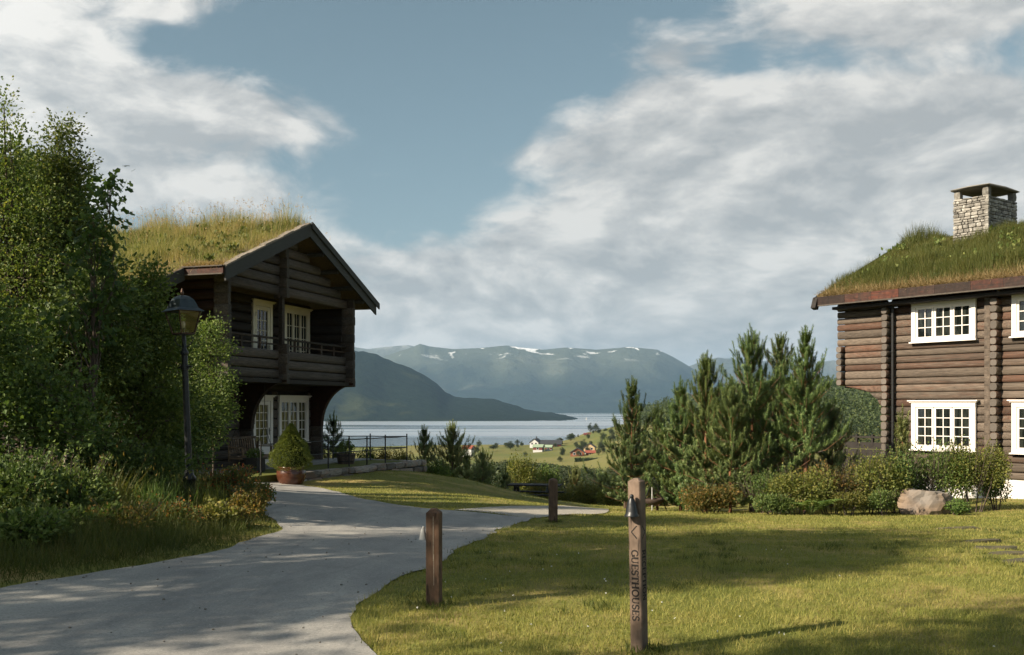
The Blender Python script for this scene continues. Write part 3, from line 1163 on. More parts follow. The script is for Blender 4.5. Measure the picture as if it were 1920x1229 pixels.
def left_house():
    H = LH
    W = 7.5
    E = EYE
    APEX, AX, PITCH = E + 5.62, 3.75, 0.421
    th, lh = .16, .30
    def under(x):
        return APEX - .30 - PITCH * abs(x - AX)
    # gable front
    g = MB().prism([(0.05, E + 3.5), (W - .05, E + 3.5), (W - .05, under(W) - .1), (AX, APEX - .45), (0.05, under(0) - .1)], 'y', .40, .46).obj('gable_wall', M_DARK, H)
    z = E + 3.38 + lh / 2
    k = 0
    while z < APEX - .5:
        half = min((APEX - .34 - (z + lh * .30)) / PITCH, W / 2 + .02)
        a, b = AX - half, AX + half
        h_ = lh * (1.06 if k == 0 else 1.0)
        if a < 2.95:
            log_x(g, LOGS_L, a, 3.02, .34, z, th * 1.5, h_ * .97)
        if b > 3.25:
            log_x(g, LOGS_L, max(a, 3.16), b, .34, z, th * 1.5, h_ * .97)
        z += lh
        k += 1
    # balcony front
    bal = MB().box((W / 2, .40, E + 1.30), (W - .2, .05, .84)).obj('balcony', M_DARK, H)
    for i in range(3):
        zz = E + .87 + .29 * (i + .5)
        log_x(bal, LOGS_L, .10, 3.0, .34, zz, .19, .282)
        log_x(bal, LOGS_L, 3.18, W - .1, .34, zz, .19, .282)
    MB().box((W / 2, .95, E + .80), (W, 1.6, .12)).obj('floor', M_DARK, bal)
    for (a, b) in ((.08, 3.0), (3.18, W - .08)):
        MB().box(((a + b) / 2, .30, E + 2.08), (b - a, .085, .06), bev=.008).obj('handrail', M_RAIL, bal)
        MB().box(((a + b) / 2, .31, E + 1.90), (b - a, .045, .045)).obj('rail', M_RAIL, bal)
        n = 2 if b < 4 else 4
        for i in range(n):
            x = a + (b - a) * (i + 1) / (n + 1)
            MB().box((x, .31, E + 1.90), (.09, .05, .33)).obj('baluster', M_RAIL, bal)
    MB().box((3.09, .22, E + 2.62), (.14, .14, 1.55), bev=.01).obj('balcony_post', M_RAIL, bal)
    # crossing log ends and brackets
    def ends(x, z0, z1, y0=0.0, y1=.45):
        zz = z0 + lh / 2
        while zz < z1:
            j = LR.uniform(-.025, .02)
            log_y(H, LOGS_L, y0 + j, y1, x, zz, .155, lh * 1.10, 'log_end')
            zz += lh
    ends(0, E + .72, under(0) - .05)
    ends(W, E + .72, under(W) - .05)
    ends(3.09, E + .72, E + 1.95)
    ends(3.09, E + 3.30, under(3.09) - .1)
    for x in (0.0, 3.09, W):
        arc = [(1.22 - 1.22 * (1 - math.cos(t)), E + .78 - 1.42 * (1 - math.sin(t))) for t in [i * math.pi / 2 / 12 for i in range(13)]]
        poly = arc + [(0.0, E + .84), (1.78, E + .84), (1.78, E - .64)]
        MB().prism(poly, 'x', x - .085, x + .085).obj('bracket', M_LOG_S, H)
    # recessed wall with doors and windows, both storeys
    rw = MB().box((W / 2, 1.86, E + .7), (W - .1, .1, 5.1)).obj('recessed_wall', M_DARK, H)
    zz = E - 1.86 + lh / 2
    spans_low = [(.1, 3.66), (4.9, 5.28), (7.26, W - .05)]
    while zz < E + 3.5:
        if zz < E + .42:
            sp = spans_low if zz > E - 1.2 else [(.1, 3.66), (4.9, W - .05)]
        elif E + 1.0 < zz < E + 3.3:
            sp = [(.1, 3.72), (4.9, 5.62), (7.34, W - .05)] if zz > E + 1.6 else [(.1, 3.72), (4.9, W - .05)]
        else:
            sp = [(.1, W - .05)]
        for a, b in sp:
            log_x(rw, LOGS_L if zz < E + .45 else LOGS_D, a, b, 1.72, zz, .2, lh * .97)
        zz += lh
    glazed_door(H, 3.66, 4.90, E - 1.80, E + .40, 1.66, 5, M_WHITE, UNIT_PANE_L, E - 1.15)
    window(H, 5.30, 7.24, E - 1.20, E + .41, 1.66, 3, 2, 4, M_WHITE, UNIT_PANE_L)
    glazed_door(H, 3.74, 4.88, E + .90, E + 3.40, 1.66, 5, M_CREAM, UNIT_PANE, E + 1.5)
    window(H, 5.64, 7.32, E + 1.35, E + 3.39, 1.66, 3, 2, 4, M_CREAM, UNIT_PANE)
    # lower corner columns
    for x in (3.09, W):
        zz = E - 1.9 + lh / 2
        while zz < E - .40:
            log_y(H, LOGS_L, 1.22, 1.80, x, zz, .155, lh * 1.12, 'log_end')
            zz += lh
    # side wall that faces the camera, and the far one
    sw = MB().box((0.10, 7.0, E + 2.05), (.06, 13.0, 2.6)).box((0.10, 7.6, E - .55), (.06, 11.9, 2.6)).obj('side_wall', M_DARK, H)
    zz = E - 1.86 + lh / 2
    while zz < E + 3.4:
        y0 = .42 if zz > E + .75 else 1.5
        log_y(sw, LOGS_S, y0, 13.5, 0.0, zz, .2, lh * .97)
        zz += lh
    fw = MB().box((W, 6.9, E + 2.05), (.12, 13.2, 2.6)).box((W, 7.45, E - .6), (.12, 12.0, 2.7)).obj('far_side_wall', M_DARK, H)
    zz = E + .72 + lh / 2
    while zz < E + 3.4:
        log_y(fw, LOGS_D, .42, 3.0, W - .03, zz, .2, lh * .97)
        zz += lh
    # low wing on the near side
    wg = MB().box((-.65, 8.2, E + .3), (1.3, 13.2, 5.0)).obj('wing_wall', M_DARK, H)
    zz = E - 1.86 + lh / 2
    while zz < E + 2.9:
        log_y(wg, LOGS_S, 1.62, 14.5, -1.30, zz, .2, lh * .97)
        zz += lh
    # roof slabs
    def slab(xa, xb, y0, y1, name='roof', top=0.0, thk=.20):
        za, zb = APEX - PITCH * abs(xa - AX), APEX - PITCH * abs(xb - AX)
        return MB().prism([(xa, za + top), (xb, zb + top), (xb, zb - thk), (xa, za - thk)], 'y', y0, y1).obj(name, M_SOD, H)
    roof = slab(-.73, AX, -.32, 13.6)
    slab(AX, 8.43, -.32, 13.6)
    slab(-2.02, -.735, .91, 13.6)
    # bargeboards along the gable, outer and inner
    def rake(xa, xb, y, t, dz, hh, name):
        za, zb = APEX - PITCH * abs(xa - AX) + dz, APEX - PITCH * abs(xb - AX) + dz
        MB().prism([(xa, za), (xb, zb), (xb, zb - hh), (xa, za - hh)], 'y', y, y + t).obj(name, M_BARGE, H)
    rake(-.74, AX, -.385, .05, .02, .40, 'bargeboard')
    rake(AX + .005, 8.46, -.385, .05, .02, .40, 'bargeboard')
    rake(AX + .06, 8.62, -.442, .05, .10, .20, 'bargeboard')
    rake(-2.06, -.78, .85, .05, .02, .34, 'bargeboard')
    # birch bark edge showing above the boards
    rg = random.Random(4)
    for xa, xb in ((-.74, AX), (AX, 8.5)):
        x = xa
        while x < xb - .05:
            x2 = min(x + rg.uniform(.16, .42), xb)
            za, zb = APEX - PITCH * abs(x - AX), APEX - PITCH * abs(x2 - AX)
            o = rg.uniform(.035, .07)
            MB().prism([(x, za + .0), (x2, zb + .0), (x2, zb + o), (x, za + o * 1.1)], 'y', -.40, -.20).obj('bark_strip', M_BIRCHBARK, roof)
            x = x2
    # eave board with light lips on the near side
    ze = APEX - PITCH * (AX + .73)
    zw = APEX - PITCH * (AX + 2.02)
    for y0, y1, xe, zz in ((-.33, .46, -.77, ze), (.462, .905, -.77, ze), (.91, 4.5, -2.06, zw), (4.505, 9, -2.06, zw)):
        MB().box((xe, (y0 + y1) / 2, zz - .10), (.06, y1 - y0, .18)).obj('eave_board', M_FASCIA, H)
    for y0, y1, xe, zz in ((-.33, .905, -.80, ze), (.91, 9, -2.09, zw)):
        MB().box((xe, (y0 + y1) / 2, zz + .005), (.10, y1 - y0, .03)).obj('eave_lip', M_LIP, H)
        MB().box((xe - .01, (y0 + y1) / 2, zz - .205), (.09, y1 - y0, .035)).obj('eave_lip', M_LIP, H)
    # purlin ends under the overhang
    for x in (.75, 1.75, 2.65, AX, 4.75, 5.75, 6.75, 7.6):
        zz = APEX - .36 - PITCH * abs(x - AX)
        MB().tube([(x, -.30, zz), (x, .5, zz)], [.075, .08], 10).obj('purlin', M_END_L, H)
    return APEX, AX, PITCH


APEX_L, AX_L, PITCH_L = left_house()

# ------------------------------------------------------------------ right house
RUX, RUY = 0.602, -0.799
RH = thing('log_house', 'reddish grey log house with white windows and stone chimney on green grass roof', 'house', (9.80, 30.0, 0), math.atan2(RUY, RUX))


def arch_b(z):
    """start of the wall along x at height z under the gallery"""
    z0, z1 = EYE - .46, EYE + .60
    if z >= z1:
        return 0.0
    q = min(max((z1 - z) / (z1 - z0), 0), 1)
    return .50 + 1.10 * (1 - (1 - q) ** 2) ** 0.5 if q > 0 else .50


def right_house():
    H = RH
    E = EYE
    lh, th = .214, .14
    X1 = 10.5
    z0 = E - 1.87
    wall = MB().box((6.2, .22, E + .55), (8.6, .1, 4.9)).obj('wall', M_DARK, H)
    MB().box((.90, .24, E + 1.85), (1.5, .1, 2.3)).obj('gallery_wall', M_DARK, H)
    cols = [(1.80, 4.83), (4.93, X1)]
    wins = [(2.47, 4.32), (5.28, 7.13), (8.1, 9.95)]
    rg = random.Random(8)
    k = 0
    lhs = [rg.uniform(.178, .248) for _ in range(30)]
    zz = z0
    while sum(lhs[:k]) + z0 < E + 2.9:
        lh = lhs[k]
        zz = z0 + sum(lhs[:k]) + lh / 2
        hh = lh * .985
        low = E - 1.17 - .02 < zz < E + .2 - .02
        up = E + 1.83 < zz < E + 2.97
        for a, b in cols:
            segs = [(a, b)]
            if low or up:
                segs = []
                cur = a
                for w0, w1 in wins:
                    if w0 > a and w1 < b:
                        segs.append((cur, w0 + .05))
                        cur = w1 - .05
                segs.append((cur, b))
            for s0, s1 in segs:
                log_x(wall, LOGS_R, s0, s1, .065, zz, th, hh)
        # gallery part, cut by the arch
        if zz > E - .50:
            if zz > E + 1.85:
                log_x(wall, LOGS_R, 0.0, 1.64, .065, zz, th, hh)
            elif zz - lh / 2 > E + .60:
                log_x(wall, LOGS_R, .27, 1.64, .065, zz, th, hh)
                log_y(wall, LOGS_R, -.10, .5, .12, zz, .19, lh * 1.0, 'log_end')
            else:
                n = 10
                V, F = [], []
                for xs in (0, 1):
                    for i in range(n):
                        a = 2 * math.pi * (i + .5) / n
                        c, q = math.cos(a), math.sin(a)
                        rr = (abs(c) ** 2.2 + abs(q) ** 2.2) ** (-1 / 2.2)
                        zv = zz + .5 * hh * rr * q * .985
                        xv = 1.64 if xs else min(max(arch_b(zv), .27), 1.60)
                        V.append((xv, .065 + .5 * th * rr * c, zv))
                b = MB().add(V, [(i, (i + 1) % n, n + (i + 1) % n, n + i) for i in range(n)], True)
                b.add(V[:n], [tuple(range(n))]).add(V[n:], [tuple(range(n))])
                b.obj('log', M_LOG_R, wall)
        for x in (1.71, 4.88):
            if zz < E + 2.95:
                log_y(wall, LOGS_R, -.24 + rg.uniform(-.02, .02), .3, x, zz, .205 * rg.uniform(.92, 1.06), lh * 1.0, 'log_end')
        k += 1
    # underside of the gallery
    MB().box((.85, 1.75, E + .68), (1.60, 2.8, .10)).obj('gallery_floor', M_DARK, H)
    MB().box((1.72, 4.3, E - .2), (.12, 8.2, 5.6)).obj('end_wall', M_LOG_S, H)
    MB().box((.12, 4.3, E + 1.85), (.12, 8.0, 2.5)).obj('gallery_end_wall', M_LOG_S, H)
    MB().box((5.9, 8.5, E + .5), (9.6, .12, 5.0)).obj('rear_wall', M_LOG_S, H)
    MB().box((6.2, .16, E - 2.35), (8.9, .22, .97)).obj('foundation', M_PLASTER, H)
    MB().box((4.655, -.06, E + .52), (.165, .11, 4.85), bev=.012).obj('corner_board', M_LOG_R, H)
    for w0, w1 in wins:
        window(H, w0, w1, E + 1.81, E + 2.97, -.02, 3, 2, 3)
        window(H, w0, w1, E - 1.19, E + .205, -.02, 3, 2, 4)
    dp = MB().tube([(1.90, -.09, E + 3.0), (1.90, -.09, E - 1.9)], .045, 12).obj('downpipe', M_IRON, H)
    for zz in (E + 2.6, E + 1.6, E + .7, E - .4, E - 1.3):
        MB().tube([(1.90, -.09, zz - .02), (1.90, -.09, zz + .02)], .056, 12).obj('pipe_collar', M_IRON, dp)
    # roof
    YE, YR = -.60, 4.05
    ZE, ZR = E + 3.30, E + 5.40
    sl = (ZR - ZE) / (YR - YE)
    for ya, yb, nm in ((YE, YR, 'roof'), (YR, 2 * YR - YE, 'roof')):
        za, zb = ZR - sl * abs(ya - YR), ZR - sl * abs(yb - YR)
        MB().prism([(ya, za), (yb, zb), (yb, zb - .2), (ya, za - .2)], 'x', -.30, X1 + .4).obj(nm, M_SOD, H)
    x = -.30
    while x < X1 + .3:
        x2 = x + rg.uniform(.8, 1.25)
        MB().box(((x + x2) / 2, YE - .035, ZE - .11), (x2 - x - .006, .07, .24)).obj('eave_board', M_FASCIA, H)
        x = x2
    MB().box((5.2, YE - .03, ZE - .25), (11.0, .09, .035)).obj('eave_lip', M_LIP, H)
    for ya, yb in ((YE - .1, YR), (YR, 2 * YR - YE)):
        za, zb = ZR - sl * abs(ya - YR), ZR - sl * abs(yb - YR)
        MB().prism([(ya, za + .03), (yb, zb + .03), (yb, zb - .27), (ya, za - .27)], 'x', -.36, -.31).obj('bargeboard', M_DARK, H)
    MB().box((-.30, YE - .05, ZE - .18), (.16, .16, .34), Matrix.Rotation(R(-20), 3, 'X')).obj('eave_hook', M_DARK, H)
    for zz in (E + 2.95,):
        MB().box((5.25, -.22, zz), (10.2, .5, .08)).obj('soffit', M_DARK, H)
    # chimney
    cx0, cx1, cy0, cy1 = 1.90, 2.96, 3.20, 4.90
    zb, zt = E + 4.5, E + 6.33
    ch = MB().box(((cx0 + cx1) / 2, (cy0 + cy1) / 2, (zb + zt) / 2), (cx1 - cx0 - .1, cy1 - cy0 - .1, zt - zb)).obj('chimney', simple('mortar', (0.16, 0.145, 0.12), (0.09, 0.08, 0.07), 12, 1, .5), H)
    mst = simple('chimney_stone', (0.27, 0.255, 0.225), (0.15, 0.14, 0.125), 5, .95, .7, rnd=.45, c3=(0.34, 0.33, 0.30))
    sts = []
    for s in range(6):
        V, F = rough_box(s, 1, 1, 1, .09, .92)
        sts.append(MB().add(V, F).mesh('stone', mst))
    def face(u0, u1, place):
        zz = zb + .25
        while zz < zt - .02:
            h_ = min(rg.uniform(.05, .13), zt - zz + .01)
            u = u0 - .03
            while u < u1:
                l_ = rg.uniform(.08, .32)
                u2 = min(u + l_, u1 + .03)
                if u1 + .03 - u2 < .08:
                    u2 = u1 + .03
                place((u + u2) / 2, zz + h_ / 2, u2 - u - .012, h_ - .010)
                u = u2
            zz += h_
    face(cx0, cx1, lambda u, z, l, h: ob('stone', rg.choice(sts), ch, (u, cy0 + .03 + rg.uniform(0, .02), z), (rg.uniform(-.05, .05), rg.uniform(-.05, .05), 0), (l, .13, h)))
    face(cy0, cy1, lambda u, z, l, h: ob('stone', rg.choice(sts), ch, (cx1 - .03 - rg.uniform(0, .02), u, z), (rg.uniform(-.05, .05), rg.uniform(-.05, .05), 0), (.13, l, h)))
    for x, y in ((cx0 + .09, cy0 + .10), (cx1 - .09, cy0 + .10), (cx0 + .09, cy1 - .10), (cx1 - .09, cy1 - .10)):
        ob('stone', rg.choice(sts), ch, (x, y, zt + .13), None, (.2, .2, .29))
    V, F = rough_box(31, 1, 1, 1, .03, .98)
    cp = MB().add(V, F).obj('cap_slab', mst, ch, loc=((cx0 + cx1) / 2, (cy0 + cy1) / 2, zt + .30), scale=(cx1 - cx0 + .22, cy1 - cy0 + .24, .085))
    ob('stone', sts[2], ch, ((cx0 + cx1) / 2 - .08, cy0 + .55, zt + .385), (0, 0, .3), (.14, .14, .11))
    return YE, YR, ZE, ZR, sl


YE_R, YR_R, ZE_R, ZR_R, SL_R = right_house()


# ------------------------------------------------------------------ grass on the roofs
def sod_grass():
    rng = np.random.default_rng(77)
    M_GOLD = leafmat('dry_roof_grass', [(0.0, (0.12, 0.145, 0.038)), (0.3, (0.215, 0.225, 0.068)), (0.6, (0.31, 0.265, 0.105)), (0.85, (0.33, 0.24, 0.115)), (1.0, (0.44, 0.36, 0.20))], 0.40, 0.7, patch=0.9)
    M_GRN = leafmat('green_roof_grass', [(0.0, (0.06, 0.085, 0.018)), (0.5, (0.12, 0.15, 0.036)), (1.0, (0.20, 0.21, 0.065))], 0.35, 0.6, patch=0.8)
    M_STRAW = leafmat('straw', [(0.0, (0.17, 0.12, 0.045)), (0.5, (0.31, 0.215, 0.10)), (1.0, (0.44, 0.34, 0.19))], 0.3, 0.8)
    # left roof: local x across, y along the ridge
    def left_pts(n, x0, x1, y0, y1):
        x, y = rng.uniform(x0, x1, n), rng.uniform(y0, y1, n)
        keep = (x > -.70) | (y > .95)
        x, y = x[keep], y[keep]
        z = APEX_L - PITCH_L * np.abs(x - AX_L) + .0
        return np.c_[x, y, z]
    upv = np.array([[0, 0, 1.0]])
    parts = []
    p = left_pts(62000, -2.0, 8.42, -.28, 9.8)
    dens = fbm2(p[:, 0], p[:, 1], 2, 3, .9)
    h = (0.16 + 0.46 * smoothstep(.25, .7, dens)) * rng.uniform(.45, 1.3, len(p)) * (.55 + .95 * fbm2(p[:, 0], p[:, 1], 23, 3, 2.7))
    edge = np.minimum(p[:, 1] + .28, .6) / .6
    edge2 = np.clip((p[:, 0] + np.where(p[:, 1] > .95, 2.0, .7)) / .9, 0, 1)
    h *= (.35 + .65 * edge) * (.30 + .70 * edge2)
    ridge = np.exp(-((p[:, 0] - AX_L) / 1.3) ** 2)
    h *= 1 + .35 * ridge
    V, F = blades(p, upv, h, rng.uniform(.006, .013, len(p)), rng.uniform(.05, .38, len(p)), rng)
    ob('roof_grass', np_mesh('roof_grass', V, F, M_GOLD), LH, kind='stuff')
    q = left_pts(30000, -2.0, 7.9, -.1, 9.8)
    g = fbm2(q[:, 0], q[:, 1], 9, 3, .7)
    q = q[g > .44]
    V, F = blades(q, upv, rng.uniform(.14, .42, len(q)), rng.uniform(.010, .024, len(q)), rng.uniform(.1, .5, len(q)), rng)
    ob('roof_grass', np_mesh('roof_grass', V, F, M_GRN), LH, kind='stuff')
    # tall seed heads along the ridge
    q = left_pts(900, 1.8, 5.6, -.2, 9.8)
    hh = rng.uniform(.5, 1.05, len(q)) * np.where(q[:, 0] > AX_L, .8, 1)
    dd = upv + rng.normal(0, .14, (len(q), 3))
    fr = frames(dd, rng.uniform(0, 6.28, len(q)))
    st = scatter(BLADE[0] * np.array([1, 1, .35]), BLADE[1], q, fr, np.c_[np.full(len(q), .007), hh, hh])
    tips = q + fr[:, :, 1] * hh[:, None] + fr[:, :, 2] * (hh * .13)[:, None]
    k = np.repeat(np.arange(len(q)), 9)
    pos = tips[k] + rng.normal(0, 1, (len(k), 3)) * np.where(rng.random(len(q)) < .2, .06, .018)[k][:, None] - fr[k][:, :, 1] * rng.uniform(0, .10, len(k))[:, None]
    sd = scatter(LEAF[0], LEAF[1], pos, frames(rng.normal(0, 1, (len(k), 3)) + np.array([[0, 0, .6]]), rng.uniform(0, 6, len(k))), rng.uniform(.018, .038, len(k)))
    V, F = join([(st[0], st[1]), sd])
    ob('seed_heads', np_mesh('seed_heads', V, F, M_STRAW), LH, kind='stuff')
    # straw fringe on the near eaves
    n = 7000
    y = rng.uniform(-.3, 9.6, n)
    x = np.where(y > .93, -2.03, -.74) + rng.uniform(0, .45, n) ** 1.5
    z = APEX_L - PITCH_L * np.abs(x - AX_L) + .01
    V, F = blades(np.c_[x, y, z], np.array([[-.55, 0, .5]]), rng.uniform(.07, .22, n), rng.uniform(.008, .014, n), np.full(n, .5), rng)
    ob('straw_fringe', np_mesh('straw_fringe', V, F, M_STRAW), LH, kind='stuff')

    # broad leaved weeds in clumps
    M_WEED = leafmat('roof_weed', [(0.0, (0.055, 0.085, 0.02)), (0.6, (0.11, 0.145, 0.036)), (1.0, (0.19, 0.20, 0.06))], 0.35, 0.6)
    def weeds(P, par):
        k = np.repeat(np.arange(len(P)), 46)
        spread = rng.uniform(.06, .20, len(P))[k][:, None]
        pos = P[k] + rng.normal(0, 1, (len(k), 3)) * spread * np.array([[1, 1, .7]]) + np.array([[0, 0, .16]])
        V, F = scatter(LEAF[0], LEAF[1], pos, frames(rng.normal(0, .6, (len(k), 3)) + np.array([[0, 0, .9]]), rng.uniform(0, 6.28, len(k))), rng.uniform(.06, .15, len(k)))
        ob('roof_weeds', np_mesh('roof_weeds', V, F, M_WEED), par, kind='stuff')
    weeds(left_pts(46, -1.6, 3.6, .2, 8), LH)
    n = 30
    x, y = rng.uniform(.2, 8, n), rng.uniform(YE_R + .8, YR_R, n)
    weeds(np.c_[x, y, ZR_R - SL_R * np.abs(y - YR_R)], RH)
    # right roof
    M_GREEN = leafmat('lush_roof_grass', [(0.0, (0.060, 0.080, 0.016)), (0.45, (0.105, 0.120, 0.028)), (0.8, (0.155, 0.150, 0.042)), (1.0, (0.23, 0.18, 0.065))], 0.35, 0.6, patch=1.1)
    n = 62000
    x, y = rng.uniform(-.28, 8.6, n), rng.uniform(YE_R + .25, YR_R + .8, n)
    z = ZR_R - SL_R * np.abs(y - YR_R)
    dens = fbm2(x, y, 6, 3, .75)
    h = (0.16 + 0.46 * smoothstep(.28, .68, dens)) * rng.uniform(.5, 1.25, n) * (.55 + .95 * fbm2(x, y, 19, 3, 3.1))
    h *= .35 + .65 * np.clip((y - YE_R - .1) / .8, 0, 1)
    h *= .65 + .35 * np.clip((x + .3) / .5, 0, 1)
    dip = np.exp(-((x - 1.45) / .35) ** 2 - ((y - YR_R) / .8) ** 2)
    h *= 1 - .55 * dip
    kc = ~((x > 1.86) & (x < 3.0) & (y > 3.16) & (y < 4.94))
    p = np.c_[x, y, z][kc]
    V, F = blades(p, upv, h[kc], rng.uniform(.008, .015, len(p)), rng.uniform(.05, .30, len(p)), rng)
    ob('roof_grass', np_mesh('roof_grass', V, F, M_GREEN), RH, kind='stuff')
    n = 10000
    x = rng.uniform(-.3, 8.6, n)
    y = YE_R + .02 + rng.uniform(0, 1, n) ** 1.6 * .95
    z = ZR_R - SL_R * np.abs(y - YR_R) + .0
    V, F = blades(np.c_[x, y, z], np.array([[0, -.5, .62]]), rng.uniform(.10, .28, n), rng.uniform(.008, .015, n), np.full(n, .45), rng)
    ob('straw_fringe', np_mesh('straw_fringe', V, F, M_STRAW), RH, kind='stuff')


sod_grass()

# ================================================================== TERRACE, WALL, FENCE
M_STONE = simple('wall_stone', (0.27, 0.25, 0.225), (0.12, 0.11, 0.098), 5, 0.95, 0.8, rnd=0.45, c3=(0.24, 0.17, 0.13))
M_PAVER = simple('paving_stone', (0.24, 0.24, 0.225), (0.16, 0.155, 0.145), 5, 0.9, 0.3, rnd=0.15)
M_TURF = simple('terrace_turf', (0.075, 0.095, 0.022), (0.12, 0.12, 0.035), 9, 1.0, 0.5, spec=0.1)
FU = (FENCE1 - FENCE0) / np.linalg.norm(FENCE1 - FENCE0)
FL = float(np.linalg.norm(FENCE1 - FENCE0))


def fpt(s, inn, z):
    p = FENCE0 + FU * s + NIN * inn
    return (float(p[0]), float(p[1]), z)


def terrace():
    b = MB()
    c = [fpt(.0, .12, 0), fpt(FL - .1, .12, 0), fpt(FL - .1, 6.2, 0), fpt(0, 6.2, 0)]
    b.prism([(p[0], p[1]) for p in c], 'z', TERR_Z - .9, TERR_Z)
    t = b.obj('terrace_ground', M_TURF, kind='structure')
    rg = random.Random(3)
    sts = []
    for s in range(5):
        V, F = rough_box(100 + s, 1, 1, 1, .05, .95)
        sts.append(MB().add(V, F).mesh('paving_slab', M_PAVER))
    # stone slabs by the house wall and round to the corner
    s = .3
    while s < FL - .6:
        l = rg.uniform(.7, 1.3)
        for row, (i0, i1) in enumerate(((1.75, 2.5), (2.52, 3.4))):
            if row == 0 and not (s < 3.4 or s > 4.9):
                continue
            p = fpt(s + l / 2, (i0 + i1) / 2, TERR_Z + .005)
            ob('paving_slab', rg.choice(sts), t, p, (0, 0, math.atan2(FU[1], FU[0]) + rg.uniform(-.04, .04)), (l - .03, i1 - i0 - .02, .06))
        s += l
    return t


terrace()


def stone_wall():
    wl = thing('stone_wall', 'low dry stone retaining wall of two courses under the black iron fence', 'wall', fpt(1.2, 0, TERR_Z - .5), math.atan2(FU[1], FU[0]))
    rg = random.Random(12)
    meshes = []
    for s in range(10):
        V, F = rough_box(200 + s, 1, 1, 1, .09, .90)
        meshes.append(MB().add(V, F).mesh('stone', M_STONE))
    L = FL - 1.2 + .35
    for row, (z0, z1, a, b) in enumerate(((-.25, .10, .5, 1.2), (.105, .32, .45, 1.3), (.325, .52, .3, .85))):
        x = 0
        while x < L:
            l = rg.uniform(a, b)
            x2 = min(x + l, L)
            hh = (z1 - z0) * rg.uniform(.9, 1.08)
            ob('stone', rg.choice(meshes), wl, ((x + x2) / 2, rg.uniform(-.04, .05), z0 + hh / 2), (rg.uniform(-.05, .05), rg.uniform(-.03, .03), rg.uniform(-.06, .06)), (x2 - x - .02, .42, hh))
            x = x2
    # return at the far end
    for k in range(5):
        for z in (.02, .38):
            ob('stone', rg.choice(meshes), wl, (L - .15, .55 + k * .55, z), (0, 0, R(90) + rg.uniform(-.05, .05)), (.52, .4, .40 if z < .1 else .24))


stone_wall()


def fence():
    f = thing('iron_fence', 'black iron fence of thin posts and two rails along the terrace edge', 'fence', fpt(0.6, .25, TERR_Z), 0)
    o = Vector(f.location)
    sp = [(.62, .25), (1.55, .25), (2.6, .25), (3.85, .25), (5.0, .25), (6.05, .25), (7.2, .25), (FL - .25, .25), (FL - .3, 1.6), (FL - .35, 3.0), (FL - .4, 4.4)]
    tops = []
    for s, i in sp:
        p = Vector(fpt(s, i, TERR_Z)) - o
        MB().tube([p + Vector((0, 0, -.2)), p + Vector((0, 0, .93))], .022, 8).obj('post', M_IRON, f)
        tops.append(p)
    for z in (.84, .46):
        for a, b in zip(tops[:-1], tops[1:]):
            mid = (a + b) / 2 + Vector((0, 0, z - .01))
            MB().tube([a + Vector((0, 0, z)), mid, b + Vector((0, 0, z))], .016, 6).obj('rail', M_IRON, f)


fence()

# ------------------------------------------------------------------ porch swing, planters, potted shrub
M_TEAK = wood('bench_wood', (0.20, 0.145, 0.10), (0.16, 0.09, 0.05), 0.35)


def swing():
    # hangs in the left bay, faces out
    base = LH.matrix_world
    t = thing('porch_swing', 'wooden slatted porch swing hanging beside the white ground floor door', 'bench', (0, 0, 0), math.atan2(UY, UX))
    p = Vector((-7.665, 27.0)) + Vector((UX, UY)) * 2.05 + Vector((NIN[0], NIN[1])) * .62
    t.location = (p.x, p.y, TERR_Z + .42)
    w = 1.5
    for i in range(5):
        MB().box((0, -.20 + i * .10, .0), (w, .075, .022)).obj('seat_slat', M_TEAK, t)
    bk = MB().box((0, .30, .52), (w, .03, .07), Matrix.Rotation(R(-12), 3, 'X')).box((0, .245, .10), (w, .03, .06)).obj('backrest', M_TEAK, t)
    for i in range(13):
        x = -w / 2 + .06 + i * (w - .12) / 12
        MB().box((x, .27, .31), (.05, .016, .42), Matrix.Rotation(R(-8), 3, 'X')).obj('slat', M_TEAK, bk)
    MB().box((0, -.26, -.02), (w + .04, .04, .10)).obj('front_rail', M_TEAK, t)
    for s in (-1, 1):
        MB().box((s * w / 2, -.02, .26), (.05, .56, .035)).obj('armrest', M_TEAK, t)
        MB().box((s * w / 2, -.22, .12), (.05, .05, .28)).obj('arm_post', M_TEAK, t)
        MB().box((s * w / 2, .24, .12), (.05, .05, .56)).obj('arm_post', M_TEAK, t)
        MB().box((s * w / 2, .0, -.05), (.05, .54, .05)).obj('side_rail', M_TEAK, t)
        top = Vector((s * w / 2, .0, EYE + .76 - t.location.z))
        MB().tube([(s * w / 2, -.22, .28), (s * w / 2, .0, .85), top], .009, 5).tube([(s * w / 2, .24, .30), (s * w / 2, 0, .85)], .009, 5).obj('chain', M_IRON, t)


swing()

rngv = np.random.default_rng(2024)


def leaf_cloud(n, c, r, size, rng, tpl=LEAF, up=0.4, shell=0.35):
    """leaves in an ellipsoid, denser toward its surface"""
    d = rng.normal(0, 1, (n, 3))
    d /= np.linalg.norm(d, axis=1, keepdims=True)
    rad = shell + (1 - shell) * rng.random(n) ** 0.6
    rad *= 0.8 + 0.35 * fbm2(d[:, 0] * 2 + c[0], d[:, 1] * 2 + d[:, 2] * 1.7, int(rng.integers(1, 50)), 3, 1.6)
    pos = np.asarray(c) + d * rad[:, None] * np.asarray(r)
    dirs = d + rng.normal(0, .8, (n, 3)) + np.array([[0, 0, up]])
    return scatter(tpl[0], tpl[1], pos, frames(dirs, rng.uniform(0, 6.28, n)), rng.uniform(.65, 1.25, n) * size)


